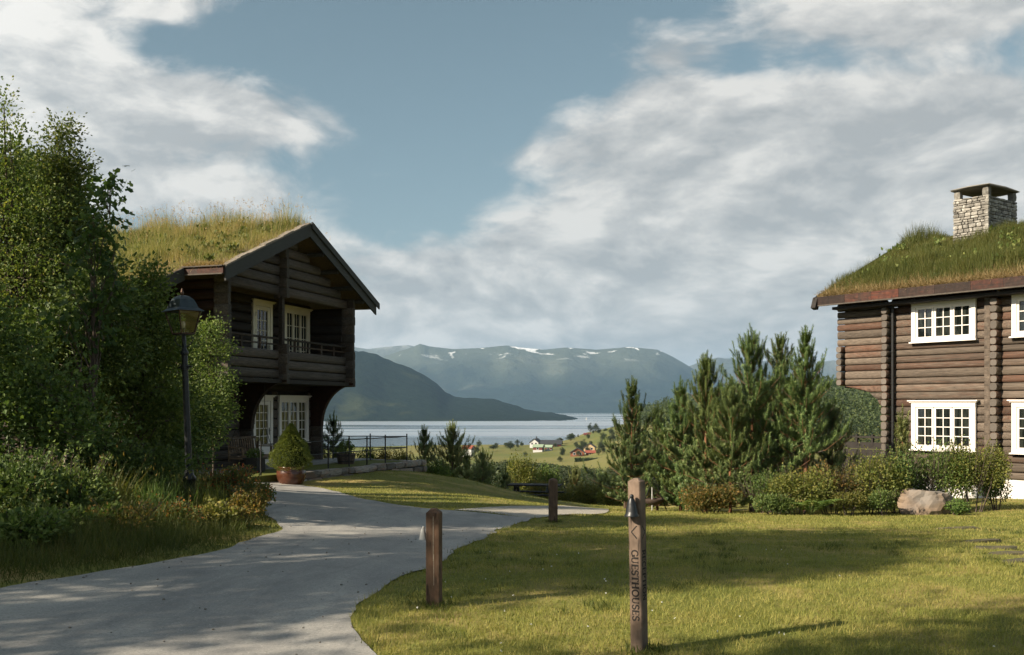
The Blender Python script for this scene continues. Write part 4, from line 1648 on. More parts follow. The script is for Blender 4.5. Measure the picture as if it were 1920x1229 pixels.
M_L_GREEN = leafmat('mixed_leaf', [(0, (0.054, 0.100, 0.022)), (.5, (0.100, 0.154, 0.036)), (1, (0.180, 0.226, 0.064))], .35)
M_L_DARK = leafmat('dark_leaf', [(0, (0.047, 0.086, 0.022)), (.6, (0.097, 0.151, 0.039)), (1, (0.162, 0.216, 0.061))], .3)
M_L_BIRCH = leafmat('birch_leaf', [(0, (0.050, 0.088, 0.024)), (.5, (0.098, 0.145, 0.035)), (.9, (0.165, 0.204, 0.054)), (1, (0.253, 0.253, 0.057))], .38)
M_L_MAPLE = leafmat('maple_leaf', [(0, (0.033, 0.069, 0.018)), (1, (0.090, 0.138, 0.033))], .35)
M_L_YEL = leafmat('yellow_leaf', [(0, (0.094, 0.119, 0.027)), (.5, (0.163, 0.181, 0.044)), (1, (0.275, 0.250, 0.069))], .42)
M_L_RED = leafmat('orange_leaf', [(0, (0.055, 0.085, 0.022)), (.5, (0.11, 0.125, 0.038)), (.80, (0.15, 0.13, 0.045)), (.88, (0.30, 0.11, 0.03)), (1, (0.42, 0.12, 0.035))], .4)
M_L_OCHRE = leafmat('ochre_leaf', [(0, (0.075, 0.094, 0.025)), (.6, (0.150, 0.138, 0.037)), (1, (0.338, 0.213, 0.062))], .4)
M_NEEDLE = leafmat('pine_needle', [(0, (0.046, 0.084, 0.030)), (.5, (0.097, 0.148, 0.046)), (1, (0.190, 0.232, 0.080))], .18, .5)
M_NEEDLE_Y = leafmat('young_pine_needle', [(0, (0.095, 0.136, 0.046)), (.5, (0.178, 0.220, 0.076)), (1, (0.313, 0.324, 0.126))], .22, .5)
M_BARK = simple('bark', (0.11, 0.085, 0.065), (0.05, 0.038, 0.03), 14, 0.95, 0.6, stretch=(1, 1, .25))
M_PINEBARK = simple('pine_bark', (0.26, 0.115, 0.05), (0.12, 0.062, 0.035), 14, 0.95, 0.6, stretch=(1, 1, .3), c3=(0.12, 0.10, 0.085))
M_CORE = simple('shaded_wood', (0.014, 0.02, 0.007), (0.02, 0.026, 0.009), 9, 1.0, 0.2, spec=0.0)  # dark green solid filling that blocks the view through the foliage


def potted_shrub():
    X, Y = (546 - 960) / FPX * 26.9, 26.9
    z = h1(X, Y)
    t = thing('potted_shrub', 'cone shaped dwarf spruce in a round brown glazed pot', 'potted plant', (X, Y, z), 0)
    pr = [(.24, -.03), (.29, 0), (.36, .12), (.395, .26), (.385, .36), (.345, .44), (.355, .46), (.36, .485), (.325, .485), (.30, .43)]
    MB().lathe(pr, 28).obj('pot', simple('glazed_pot', (0.095, 0.034, 0.018), (0.055, 0.021, 0.012), 5, 0.25, 0.05, spec=.5), t)
    rng = np.random.default_rng(8)
    n = 16000
    u = rng.random(n) ** .8
    zz = .36 + 1.26 * u
    prof = np.interp(u, [0, .10, .25, .45, .7, .88, 1], [.34, .53, .555, .46, .27, .13, .02])
    a = rng.uniform(0, 6.28, n)
    lump = .62 + .78 * fbm2(np.cos(a) * 2.4 + zz * 3, np.sin(a) * 2.4 + zz * 5, 4, 3, 1.9)
    rr = prof * lump * (1 - .12 * rng.random(n))
    pos = np.c_[rr * np.cos(a), rr * np.sin(a), zz]
    d = np.c_[np.cos(a), np.sin(a), np.full(n, .75)] + rng.normal(0, .45, (n, 3))
    V, F = scatter(LEAF[0] * np.array([.5, 1, 1]), LEAF[1], pos, frames(d, rng.uniform(0, 6.28, n)), rng.uniform(.03, .055, n))
    M = leafmat('dwarf_spruce', [(0, (0.09, 0.115, 0.022)), (.5, (0.17, 0.20, 0.042)), (1, (0.32, 0.33, 0.085))], .25, .6, patch=9)
    fo = ob('foliage', np_mesh('foliage', V, F, M), t)
    MB().lathe([(.25, .40), (.42, .55), (.40, .75), (.30, 1.05), (.15, 1.3), (.02, 1.5)], 14).obj('inner_twigs', M_CORE, fo)


potted_shrub()


def planter(name, label, s, inn, w, h, mat, leafm, n, spread, round_):
    x, y, z = fpt(s, inn, TERR_Z)
    t = thing(name, label, 'planter', (x, y, z), math.atan2(FU[1], FU[0]))
    if round_:
        b = MB().lathe([(w * .42, 0), (w * .5, h * .9), (w * .5, h), (w * .44, h), (w * .43, h * .8)], 18)
    else:
        b = MB().box((0, 0, h / 2), (w, w, h), bev=.02).box((0, 0, h - .02), (w + .05, w + .05, .05))
    o = b.obj('tub', mat, t)
    if round_:
        for zz in (h * .2, h * .75):
            MB().lathe([(w * (.43 + .07 * zz / h) + .004, zz), (w * (.43 + .07 * (zz + .03) / h) + .004, zz + .03)], 18).obj('hoop', M_IRON, o)
    V, F = leaf_cloud(n, (0, 0, h + spread[2] * .6), spread, .06, rngv)
    ob('foliage', np_mesh('foliage', V, F, leafm), t)
    MB().tube([(0, 0, h * .7), (.02, 0, h + spread[2])], .012, 5).obj('stem', M_BARK, t)


planter('planter', 'black square planter with low green plants beside the white door', 1.9, 1.35, .42, .40, M_IRON, M_L_DARK, 500, (.26, .26, .16), False)
planter('barrel_planter', 'low wooden half barrel planter on the terrace behind the iron fence', 6.4, 1.2, .62, .34, wood('barrel_wood', (0.16, 0.13, 0.11), (0.12, 0.08, 0.06), .3), M_L_GREEN, 700, (.3, .3, .26), True)

# ------------------------------------------------------------------ street lamp
M_LAMPMETAL = simple('lamp_metal', (0.010, 0.012, 0.014), (0.018, 0.020, 0.022), 20, 0.38, 0.1, metal=.2)
M_ROOFZINC = simple('lamp_roof_metal', (0.045, 0.062, 0.072), (0.028, 0.038, 0.045), 9, 0.38, 0.15, metal=.5)
M_COPPER = simple('aged_copper', (0.095, 0.05, 0.032), (0.05, 0.03, 0.022), 14, 0.5, 0.1, metal=.4)


def clear_glass():
    m, t, b, out = new_mat('lantern_glass')
    tr = t.n('ShaderNodeBsdfTransparent')
    tr.inputs[0].default_value = (.95, .96, .95, 1)
    gl = t.n('ShaderNodeBsdfGlossy')
    gl.inputs['Roughness'].default_value = .03
    fr = t.n('ShaderNodeFresnel')
    fr.inputs[0].default_value = 1.5
    mx = t.n('ShaderNodeMixShader')
    t.l(t.math('MULTIPLY_ADD', fr.outputs[0], 1.0, .04), mx.inputs[0])
    t.l(tr.outputs[0], mx.inputs[1])
    t.l(gl.outputs[0], mx.inputs[2])
    t.l(mx.outputs[0], out.inputs[0])
    return m


def street_lamp():
    d = 16.7
    X = (356 - 960) / FPX * d
    z = h1(X, d)
    zb = EYE - (928 - HOR) / FPX * d
    t = thing('lamp_post', 'tall black lamp post with four sided glass lantern leaning in the bank plants', 'street lamp', (X, d, min(z, zb)), R(-24))
    t.rotation_euler = (0, R(-2.2), R(0))
    dz = zb - t.location.z
    q = Matrix.Rotation(R(-38), 3, 'Z')
    def P(x, y, zz):
        v = q @ Vector((x, y, 0))
        return (v.x, v.y, zz + dz)
    MB().lathe([(.12, -.1 + dz), (.12, .06 + dz), (.10, .08 + dz), (.095, .22 + dz), (.115, .25 + dz), (.11, .29 + dz), (.075, .34 + dz), (.068, .42 + dz)], 20).obj('base', M_LAMPMETAL, t)
    MB().tube([(0, 0, .40 + dz), (0, 0, 1.4 + dz), (0, 0, 2.36 + dz)], [.058, .054, .048], 16).obj('pole', M_LAMPMETAL, t)
    MB().lathe([(.05, 2.34 + dz), (.066, 2.36 + dz), (.066, 2.40 + dz), (.05, 2.42 + dz), (.036, 2.46 + dz), (.03, 2.72 + dz)], 16).obj('collar', M_LAMPMETAL, t)
    MB().tube([P(-.20, 0, 2.14), P(.20, 0, 2.14)], .014, 8).lathe([(.07, 2.10 + dz), (.07, 2.18 + dz)], 14).obj('ladder_bar', M_LAMPMETAL, t)
    for k in range(4):
        a = R(45 + 90 * k)
        c, s = math.cos(a), math.sin(a)
        MB().tube([P(.035 * c, .035 * s, 2.48), P(.10 * c, .10 * s, 2.52), P(.15 * c, .15 * s, 2.60), P(.12 * c, .12 * s, 2.67), P(.13 * c, .13 * s, 2.70)], .009, 6).obj('scroll_bracket', M_LAMPMETAL, t)
    z0, z1, w0, w1 = 2.70, 3.08, .125, .205
    fr = MB()
    cn = [(-1, -1), (1, -1), (1, 1), (-1, 1)]
    for sx, sy in cn:
        fr.tube([P(sx * w0, sy * w0, z0), P(sx * w1, sy * w1, z1)], .013, 6)
    for i in range(4):
        a, b = cn[i], cn[(i + 1) % 4]
        fr.tube([P(a[0] * w0, a[1] * w0, z0), P(b[0] * w0, b[1] * w0, z0)], .014, 6)
        fr.tube([P(a[0] * w1, a[1] * w1, z1), P(b[0] * w1, b[1] * w1, z1)], .016, 6)
    lan = fr.obj('lantern_frame', M_COPPER, t)
    mg = clear_glass()
    for i in range(4):
        a, b = cn[i], cn[(i + 1) % 4]
        f = .97
        V = [P(a[0] * w0 * f, a[1] * w0 * f, z0), P(b[0] * w0 * f, b[1] * w0 * f, z0), P(b[0] * w1 * f, b[1] * w1 * f, z1), P(a[0] * w1 * f, a[1] * w1 * f, z1)]
        MB().add(V, [(0, 1, 2, 3)]).obj('glass_pane', mg, lan)
    MB().prism([P(sx * w0, sy * w0, 0)[:2] for sx, sy in cn], 'z', z0 - .02 + dz, z0 + .004 + dz).obj('lantern_floor', M_LAMPMETAL, lan)
    # ogee roof
    prof = [(.255, 3.075), (.235, 3.09), (.185, 3.13), (.165, 3.19), (.135, 3.27), (.085, 3.325), (.03, 3.345)]
    V, F = [], []
    for r, zz in prof:
        for sx, sy in cn:
            V.append(P(sx * r, sy * r, zz))
    for i in range(len(prof) - 1):
        for k in range(4):
            F.append((i * 4 + k, i * 4 + (k + 1) % 4, i * 4 + 4 + (k + 1) % 4, i * 4 + 4 + k))
    F.append((0, 1, 2, 3))
    F.append(tuple(range(len(V) - 4, len(V))))
    rf = MB().add(V, F).obj('lantern_roof', M_ROOFZINC, t)
    MB().lathe([(.012, 3.34 + dz), (.028, 3.36 + dz), (.03, 3.39 + dz), (.018, 3.43 + dz), (.003, 3.47 + dz)], 12).obj('finial', M_COPPER, rf)
    MB().lathe([(.018, 2.70 + dz), (.02, 2.78 + dz), (.014, 2.80 + dz)], 10).obj('bulb_holder', M_LAMPMETAL, lan)
    MB().lathe([(.013, 2.80 + dz), (.03, 2.84 + dz), (.033, 2.87 + dz), (.02, 2.905 + dz), (.004, 2.915 + dz)], 12).obj('bulb', simple('bulb_glass', (.6, .58, .5), (.55, .52, .45), 3, .1), lan)


street_lamp()

# ------------------------------------------------------------------ posts with bell lamps
M_POST = wood('oak_post', (0.165, 0.120, 0.090), (0.135, 0.075, 0.045), 0.30, 0.8, (9, 9, 1.0), .5)
M_POST2 = wood('brown_post', (0.175, 0.115, 0.078), (0.15, 0.078, 0.045), 0.35, 0.8, (9, 9, 1.0), .5)
M_ENGR = simple('engraving', (0.012, 0.010, 0.009), (0.018, 0.015, 0.013), 12, 0.9)
M_PALE = simple('pale_lamp', (0.40, 0.40, 0.385), (0.3, 0.3, 0.29), 9, .5)  # sunlight on the bell hoods put into the colour; plain grey on the tripod leg


def post_mesh(s, h, peak, name, mat):
    b = MB()
    q = s / 2
    bv = .006
    ring = [(-q + bv, -q), (q - bv, -q), (q, -q + bv), (q, q - bv), (q - bv, q), (-q + bv, q), (-q, q - bv), (-q, -q + bv)]
    b.prism(ring, 'z', -.25, h)
    V = [(x, y, h) for x, y in ring] + [(x * .35, y * .35, h + peak) for x, y in ring]
    F = [(i, (i + 1) % 8, 8 + (i + 1) % 8, 8 + i) for i in range(8)] + [tuple(range(8, 16))]
    b.add(V, F)
    return b.mesh(name, mat)


def bell_lamp(par, x, y, z, w, h, mat, rz=0.0):
    """bell shaped hood, its back at the origin, sticking out along -y"""
    hood = MB()
    st = [(.20, 0.0), (.27, -.10), (.36, -.30), (.47, -.68), (.52, -.86), (.60, -.93), (.60, -1.0)]
    n = 12
    V, F = [], []
    for r, zz in st:
        for k in range(n):
            a = 2 * math.pi * k / n
            c, s = math.cos(a), math.sin(a)
            rr = (abs(c) ** 3.2 + abs(s) ** 3.2) ** (-1 / 3.2)
            V.append((r * w * .84 * rr * c, -.50 * w + r * w * .80 * rr * s, zz * h))
    for i in range(len(st) - 1):
        for k in range(n):
            F.append((i * n + k, i * n + (k + 1) % n, i * n + n + (k + 1) % n, i * n + n + k))
    hood.add(V, F, True).add(V[:n], [tuple(range(n))]).add(V[-n:], [tuple(range(n))])
    o = hood.obj('bell_lamp', mat, par, loc=(x, y, z), rot=(0, 0, rz))
    MB().lathe([(w * .13, -.02 * h), (w * .16, .06 * h), (w * .15, .16 * h), (w * .06, .22 * h)], 10, (0, -.44 * w, 0)).obj('knob', mat, o)
    return o


# stroke font: capital letters in a box of height 1; strokes are (points, width)
TK, TN = .22, .11
def _arc(cx, cy, rx, ry, a0, a1, n=12):
    return [(cx + rx * math.cos(R(a0 + (a1 - a0) * i / n)), cy + ry * math.sin(R(a0 + (a1 - a0) * i / n))) for i in range(n + 1)]


def _sf(x, y, w=.26):
    return ([(x - w / 2, y), (x + w / 2, y)], TN)


GLYPH = {
    'G': (.78, [(_arc(.42, .5, .33, .46, 55, 330), TK * .8), ([(.70, .10), (.70, .44)], TK), ([(.54, .45), (.80, .45)], TN), ([(.66, .70), (.66, .92)], TN)]),
    'U': (.82, [([(.16, .97), (.16, .36)], TK), (_arc(.40, .34, .24, .30, 180, 360), TN * 1.4), ([(.64, .34), (.64, .97)], TN), _sf(.16, .96), _sf(.64, .96)]),
    'E': (.66, [([(.16, .03), (.16, .97)], TK), ([(.06, .04), (.58, .04)], TN), ([(.06, .96), (.56, .96)], TN), ([(.16, .51), (.46, .51)], TN), ([(.56, .03), (.58, .24)], TN), ([(.55, .97), (.55, .78)], TN), ([(.46, .42), (.46, .60)], TN)]),
    'S': (.60, [(_arc(.30, .73, .21, .23, 30, 230, 10) + _arc(.30, .27, .22, .24, 50, -150, 10), TK * .85), ([(.50, .76), (.50, .95)], TN), ([(.09, .06), (.09, .26)], TN)]),
    'T': (.72, [([(.36, .03), (.36, .96)], TK), ([(.04, .95), (.68, .95)], TN * 1.1), ([(.05, .96), (.05, .76)], TN), ([(.67, .96), (.67, .76)], TN), _sf(.36, .04, .3)]),
    'H': (.84, [([(.17, .03), (.17, .97)], TK), ([(.66, .03), (.66, .97)], TK), ([(.17, .51), (.66, .51)], TN), _sf(.17, .04), _sf(.17, .96), _sf(.66, .04), _sf(.66, .96)]),
    'O': (.86, [(_arc(.43, .5, .34, .46, 0, 360, 22), TK * .85)]),
    'R': (.76, [([(.17, .03), (.17, .97)], TK), (([(.17, .95)] + _arc(.34, .72, .24, .23, 90, -90, 10) + [(.17, .49)]), TN * 1.5), ([(.36, .49), (.70, .04)], TK * .9), _sf(.17, .04), ([(.06, .96), (.3, .96)], TN)]),
    'C': (.74, [(_arc(.42, .5, .33, .46, 50, 315), TK * .85), ([(.65, .70), (.65, .93)], TN), ([(.66, .08), (.66, .26)], TN)]),
    'P': (.66, [([(.17, .03), (.17, .97)], TK), (([(.17, .95)] + _arc(.34, .70, .24, .25, 90, -90, 10) + [(.17, .45)]), TN * 1.5), _sf(.17, .04), ([(.06, .96), (.3, .96)], TN)]),
    'I': (.36, [([(.18, .03), (.18, .97)], TK), _sf(.18, .04), _sf(.18, .96)]),
    'N': (.86, [([(.16, .03), (.16, .97)], TN * 1.2), ([(.16, .96), (.68, .05)], TK), ([(.68, .03), (.68, .97)], TN * 1.2), _sf(.16, .04), _sf(.68, .96), ([(.05, .96), (.2, .96)], TN)]),
}


def strokes_mesh(b, strokes, place, t0, t1):
    for pts, wd in strokes:
        pts = [Vector(p) for p in pts]
        L, Rr = [], []
        for i, p in enumerate(pts):
            d = (pts[min(i + 1, len(pts) - 1)] - pts[max(i - 1, 0)]).normalized()
            n = Vector((-d.y, d.x)) * wd / 2
            L.append(p + n)
            Rr.append(p - n)
        for i in range(len(pts) - 1):
            quad = [L[i], L[i + 1], Rr[i + 1], Rr[i]]
            V = [place(q.x, q.y, t0) for q in quad] + [place(q.x, q.y, t1) for q in quad]
            b.add(V, [(0, 1, 2, 3), (7, 6, 5, 4), (0, 4, 5, 1), (1, 5, 6, 2), (2, 6, 7, 3), (3, 7, 4, 0)])


def signpost():
    d = 6.54
    X = (1199 - 960) / FPX * d
    z = h1(X, d)
    s, hh = .0885, 1.115
    t = thing('sign_post', 'weathered wooden sign post reading guesthouses and reception with a black bell lamp', 'sign post', (X, d, z), 0)
    t.rotation_euler = (R(0), R(-1.1), R(-33))
    ob('post', post_mesh(s, hh, .022, 'post', M_POST), t)
    bell_lamp(t, .004, -s / 2, hh - .105, .088, .118, M_LAMPMETAL)
    # left face is -y; text runs downward, tops of letters towards +x
    def text(word, face, z_top, cap, step):
        u0 = -cap / 2
        cur = z_top
        for chx in word:
            wd, st = GLYPH[chx]
            b = MB()
            def place(gx, gy, tt, cur=cur):
                u, zz = u0 + gy * cap, cur - gx * step
                return (u, -s / 2 - tt, zz) if face == 'l' else (s / 2 + tt, u, zz)
            strokes_mesh(b, st, place, .0004, -.004)
            b.obj('engraved_letter', M_ENGR, t)
            cur -= wd * step
        return cur
    text('GUESTHOUSES', 'l', hh - .445, .050, .0585)
    text('RECEPTION', 'r', hh - .445, .050, .0535)
    for face in 'lr':
        b = MB()
        sg = -1 if face == 'l' else 1
        def place(gx, gy, tt):
            return (gx * 1.0, -s / 2 - tt, hh - .33 + gy) if face == 'l' else (s / 2 + tt, gx, hh - .33 + gy)
        st = [([(-sg * .018 - sg * .0, .042), (sg * .020, 0), (-sg * .018, -.042)], .0085)]
        strokes_mesh(b, [([(-sg * .018, .042), (sg * .022, 0)], .0085), ([(sg * .022, 0), (-sg * .018, -.042)], .0085)], place, .0004, -.004)
        b.obj('engraved_arrow', M_ENGR, t)


signpost()


def bollard(px, py, d, hgt_, s, rz, label, mat, lamp_mat, lrz):
    X = (px - 960) / FPX * d
    z = h1(X, d)
    t = thing('bollard', label, 'bollard', (X, d, z), rz, 'lamp bollards along the drive')
    p = ob('post', post_mesh(s, hgt_, .035, 'post', mat), t)
    c, q = math.cos(lrz), math.sin(lrz)
    bell_lamp(t, (s / 2) * math.sin(lrz), -(s / 2) * math.cos(lrz), hgt_ - .13, .070, .090, lamp_mat, lrz)
    return t


b1 = bollard(814, 1135, 8.07, .755, .112, R(-9), 'brown wooden bollard with a pale crack and its own shadow on the near lawn', M_POST2, M_PALE, R(-80))
MB().box((.006, -.0565, .55), (.005, .003, .36)).box((.010, -.0565, .30), (.004, .003, .25)).obj('crack', simple('crack_filler', (0.34, 0.29, 0.23), (0.2, 0.16, 0.12), 30, .9), b1)
bollard(1037, 980, 18.0, .76, .145, R(8), 'dark shaded wooden bollard at the lawn edge in front of the picnic table', M_POST2, M_LAMPMETAL, R(-90))
bollard(1175, 952, 29.5, .80, .15, R(5), 'brown wooden bollard far back, half hidden behind the sign post', M_POST2, M_PALE, R(-90))


# ------------------------------------------------------------------ picnic table, tripod, boulder, dark deck
def picnic():
    d = 36.0
    X = (1003 - 960) / FPX * d
    zt = EYE - (909 - HOR) / FPX * d
    z0 = zt - .76
    t = thing('picnic_table', 'dark wooden picnic table with benches below the lawn slope', 'table', (X, d, z0), R(-12))
    for i in range(5):
        MB().box((0, -.32 + i * .16, .75), (1.9, .145, .05)).obj('top_plank', M_DARK, t)
    for s in (-1, 1):
        for i in range(2):
            MB().box((0, s * (.62 + i * .15), .44), (1.9, .13, .045)).obj('bench_plank', M_DARK, t)
        for k in (-1, 1):
            MB().box((s * .68, k * .40, .36), (.08, .10, .82), Matrix.Rotation(R(28 * k), 3, 'X')).obj('leg', M_DARK, t)
        MB().box((s * .68, 0, .42), (.07, 1.5, .09)).obj('cross_beam', M_DARK, t)
        MB().box((s * .68, 0, .69), (.07, .74, .08)).obj('top_batten', M_DARK, t)
    MB().box((0, 0, -.2), (.1, .1, .1)).obj('foot_stone', M_STONE, t)


picnic()


def tripod():
    d = 25.0
    X = (1226 - 960) / FPX * d
    z = h1(X, d)
    top = Vector((0, 0, .86))
    t = thing('fire_tripod', 'iron tripod with hanging pan at the lawn edge behind the sign post', 'tripod', (X, d, z))
    for (x, y, m) in ((-.06, -.12, M_PALE), (.36, .10, M_IRON), (-.32, .24, M_IRON)):
        MB().tube([(x, y, -.05), top * 1.02 if m is M_IRON else Vector((x, y, .62))], .013 if m is M_IRON else .016, 8).obj('leg', m, t)
    MB().tube([top, (0.02, 0, .42)], .006, 5).obj('chain', M_IRON, t)
    MB().lathe([(.05, .17), (.17, .19), (.24, .25), (.26, .32), (.25, .33), (.22, .26), (.05, .21)], 18).obj('pan', simple('rusty_pan', (0.05, 0.03, 0.02), (0.03, 0.02, 0.015), 9, .8), t)


tripod()


def boulder():
    d = 22.3
    X = (1738 - 960) / FPX * d
    z = h1(X, d)
    bm = bmesh.new()
    bmesh.ops.create_icosphere(bm, subdivisions=4, radius=1)
    for v in bm.verts:
        p = v.co.copy()
        n = mnoise.fractal(p * 1.3 + Vector((3, 1, 7)), 1.0, 2.0, 4)
        q = mnoise.cell(p * 1.6 + Vector((2, 5, 1)))
        p *= 1 + .20 * n + .07 * q
        p.z = min(p.z, .62 + .10 * n - .12 * p.x)
        v.co = Vector((p.x * .66, p.y * .5, p.z * .50 + .20))
    me = bpy.data.meshes.new('boulder')
    bm.to_mesh(me)
    bm.free()
    me.materials.append(simple('boulder_rock', (0.25, 0.185, 0.13), (0.12, 0.088, 0.065), 3.5, .95, .9, c3=(0.17, 0.155, 0.14)))
    ob('boulder', me, None, (X, d, z), (0, 0, R(15)), None, 'rounded brown boulder at the foot of the shrubs before the log house', 'rock')


boulder()


def deck():
    t = thing('wooden_deck', 'dark wooden deck with rail under the gallery of the chimney house', 'deck', (9.80, 30.0, 0), math.atan2(RUY, RUX))
    E = EYE
    for i in range(4):
        MB().box((.35, 1.3, E - 1.16 - i * .22), (2.3, .05, .20)).obj('board', M_DARK, t)
    for i in range(5):
        MB().box((-.75 + i * .55, 1.3, E - 1.0), (.07, .07, .36)).obj('post', M_DARK, t)
    MB().box((.35, 1.3, E - .90), (2.4, .10, .06)).obj('handrail', M_DARK, t)
    MB().box((.35, 2.2, E - 1.9), (2.3, 1.9, .2)).obj('platform', M_DARK, t)


deck()


def lawn_steps():
    rg = random.Random(40)
    mt = simple('step_stone', (0.10, 0.085, 0.05), (0.045, 0.045, 0.022), 6, .95, .5)  # dark strips: shade at the grassy step edges put into the colour
    names = ['dark stepping stone in the lawn furthest back of the row on the right', 'second stepping stone from the back in the right lawn', 'middle stepping stone of the row in the right lawn',
             'fourth stepping stone from the back in the right lawn', 'stepping stone nearest the camera at the right picture edge']
    for k, (px, py, w_) in enumerate(((1795, 993, .95), (1842, 1017, .70), (1868, 1030, .65), (1890, 1041, .62), (1915, 1055, .62))):
        x, y = gp(px, py)
        V, F = rough_box(500 + k, w_ * .8, .15, .07, .12, .8)
        o = MB().add(V, F).obj('stepping_stone', mt, None, loc=(x, y, h1(x, y) + .004), rot=(R(3), R(-2), rg.uniform(-.2, .2)))
        tag(o, names[k], 'stepping stone', 'stepping stones in the right lawn')


lawn_steps()


# ------------------------------------------------------------------ farm on the far slope
M_RED = simple('barn_red', (0.13, 0.026, 0.020), (0.10, 0.022, 0.017), 2, .8)
M_ORANGE = simple('orange_house', (0.24, 0.080, 0.035), (0.20, 0.068, 0.03), 2, .8)
M_YELL = simple('yellow_house', (0.46, 0.34, 0.18), (0.42, 0.30, 0.16), 2, .8)
M_SLATE = simple('slate_roof', (0.035, 0.037, 0.042), (0.025, 0.027, 0.03), 2, .7)
M_GREENROOF = simple('green_roof', (0.24, 0.31, 0.22), (0.20, 0.26, 0.18), 2, .6)
M_TILE = simple('red_tile', (0.24, 0.065, 0.04), (0.20, 0.055, 0.035), 2, .8)
M_WINDARK = glass_mat('far_window', (0.01, 0.012, 0.014))


M_FARWHITE = simple('farm_white', (0.46, 0.46, 0.45), (0.40, 0.40, 0.39), 2, .8)


def farmhouse(name, label, cat, px, ybase, d, L, W, Hh, roof_h, rz, wallm, roofm, base=None, nwin=3):
    X = (px - 960) / FPX * d
    z = EYE - (ybase - HOR) / FPX * d
    t = thing(name, label, cat, (X, d, z), rz)
    wm = M_FARWHITE if wallm is M_WHITE else wallm
    wallm = wm
    base = M_FARWHITE if base is M_PLASTER else base
    a, b = L / 2, W / 2
    wall = MB().prism([(-b, 0), (b, 0), (b, Hh), (0, Hh + roof_h), (-b, Hh)], 'x', -a, a).obj('wall', wallm, t)
    rf = MB()
    o = .5
    for s in (-1, 1):
        k = roof_h / b
        rf.prism([(0, Hh + roof_h + .28), (s * (b + o), Hh - k * o + .28), (s * (b + o), Hh - k * o + .02), (0, Hh + roof_h + .02)], 'x', -a - o, a + o)
    r = rf.obj('roof', roofm, t)
    MB().box((0, 0, -1.0), (L + .1, W + .1, 3.0 if base else 2.4)).obj('foundation', base or M_FARWHITE, t)
    for s in (-1, 1):
        for i in range(nwin):
            x = -a + L * (i + .5) / nwin
            w_ = MB().box((x, s * b, Hh * .62), (1.5, .16, 1.5)).obj('window', M_FARWHITE, t)
            MB().box((x, s * (b + .05), Hh * .62), (1.1, .12, 1.1)).obj('pane', M_WINDARK, w_)
        for y in (-b * .45, b * .45):
            w_ = MB().box((s * a, y, Hh * .75), (.16, 1.3, 1.4)).obj('window', M_FARWHITE, t)
            MB().box((s * (a + .05), y, Hh * .75), (.12, .95, 1.05)).obj('pane', M_WINDARK, w_)
    return t, wall, r


farmhouse('barn', 'long dark roofed red barn on the far slope beside the white farmhouse', 'barn', 1034, 841, 640, 13.0, 8.0, 2.9, 2.2, R(-8), M_RED, M_SLATE, None, 2)
farmhouse('barn', 'red barn with pale green roof and white base in front of the white farmhouse', 'barn', 1010, 845.5, 600, 5.6, 5.0, 2.4, 1.2, R(-16), M_RED, M_GREENROOF, M_PLASTER, 1)
farmhouse('shed', 'small red shed with pale green roof at the foot of the long barn', 'shed', 1029, 844.5, 605, 4.0, 3.2, 2.0, 1.0, R(-16), M_RED, M_GREENROOF, M_PLASTER, 1)
t, _, r = farmhouse('farmhouse', 'white farmhouse with grey gable roof behind the red barns', 'house', 1005, 838, 650, 8, 5.8, 2.9, 2.2, R(70), M_WHITE, M_SLATE, None, 2)
MB().box((1, 0, 6.0), (.7, .7, 1.4)).obj('chimney', M_SLATE, r)
farmhouse('house', 'orange brown house with dark roof behind the long hedge', 'house', 1083, 857.5, 520, 6.4, 7.2, 2.5, 2.2, R(84), M_ORANGE, M_SLATE, None, 1)
farmhouse('house', 'low orange brown annex with tiled roof next to the yellow house', 'house', 1107, 857.0, 523, 4.6, 4.0, 2.3, .9, R(-4), M_ORANGE, M_TILE, None, 1)
farmhouse('house', 'pale yellow gabled house above the orange brown house', 'house', 1106, 849, 545, 7.0, 6.0, 3.0, 2.0, R(80), M_YELL, M_SLATE, None, 1)
farmhouse('house', 'small white house with red tiled roof beside the young pines', 'house', 879, 848, 480, 4.4, 3.6, 1.9, 1.1, R(-25), M_WHITE, M_TILE, None, 1)
farmhouse('shed', 'small red shed on the brown knoll below the twin trees', 'shed', 1101, 819, 760, 4.4, 3.2, 1.7, .8, R(-10), M_RED, M_RED, None, 1)


def sailboat():
    d = 3300.0
    X = (1100 - 960) / FPX * d
    k = .6
    t = thing('sailboat', 'tiny white sailboat on the fjord beyond the headland', 'boat', (X, d, WZ))
    t.scale = (k, k, k)
    hull = [(-7, 0), (-5.5, -1.8), (4, -1.9), (7.5, 0), (4, 1.9), (-5.5, 1.8)]
    V = [(x * .85, y * .7, -.4) for x, y in hull] + [(x, y, 1.5) for x, y in hull]
    MB().add(V, [(5, 4, 3, 2, 1, 0), (6, 7, 8, 9, 10, 11)] + [(i, (i + 1) % 6, 6 + (i + 1) % 6, 6 + i) for i in range(6)]).obj('hull', M_WHITE, t)
    MB().tube([(0, 0, 1), (0, 0, 17)], .12, 6).obj('mast', M_WHITE, t)
    MB().prism([(-.2, 2.4), (-6, 2.6), (-.2, 16.5)], 'y', -.1, .1).obj('sail', M_WHITE, t)


sailboat()

# ================================================================== VEGETATION
def limbs_mesh(paths, name, mat, n=5):
    b = MB()
    for pts, rad in paths:
        b.tube(pts, rad, n, cap=False)
    return b.mesh(name, mat)


def curve_pts(p0, p1, bend, rng, n=5):
    p0, p1 = np.asarray(p0, float), np.asarray(p1, float)
    c = (p0 + p1) / 2 + np.asarray(bend)
    out = []
    for i in range(n + 1):
        t = i / n
        q = (1 - t) ** 2 * p0 + 2 * t * (1 - t) * c + t * t * p1
        if 0 < i < n:
            q = q + rng.normal(0, .012, 3) * np.linalg.norm(p1 - p0)
        out.append(tuple(q))
    return out


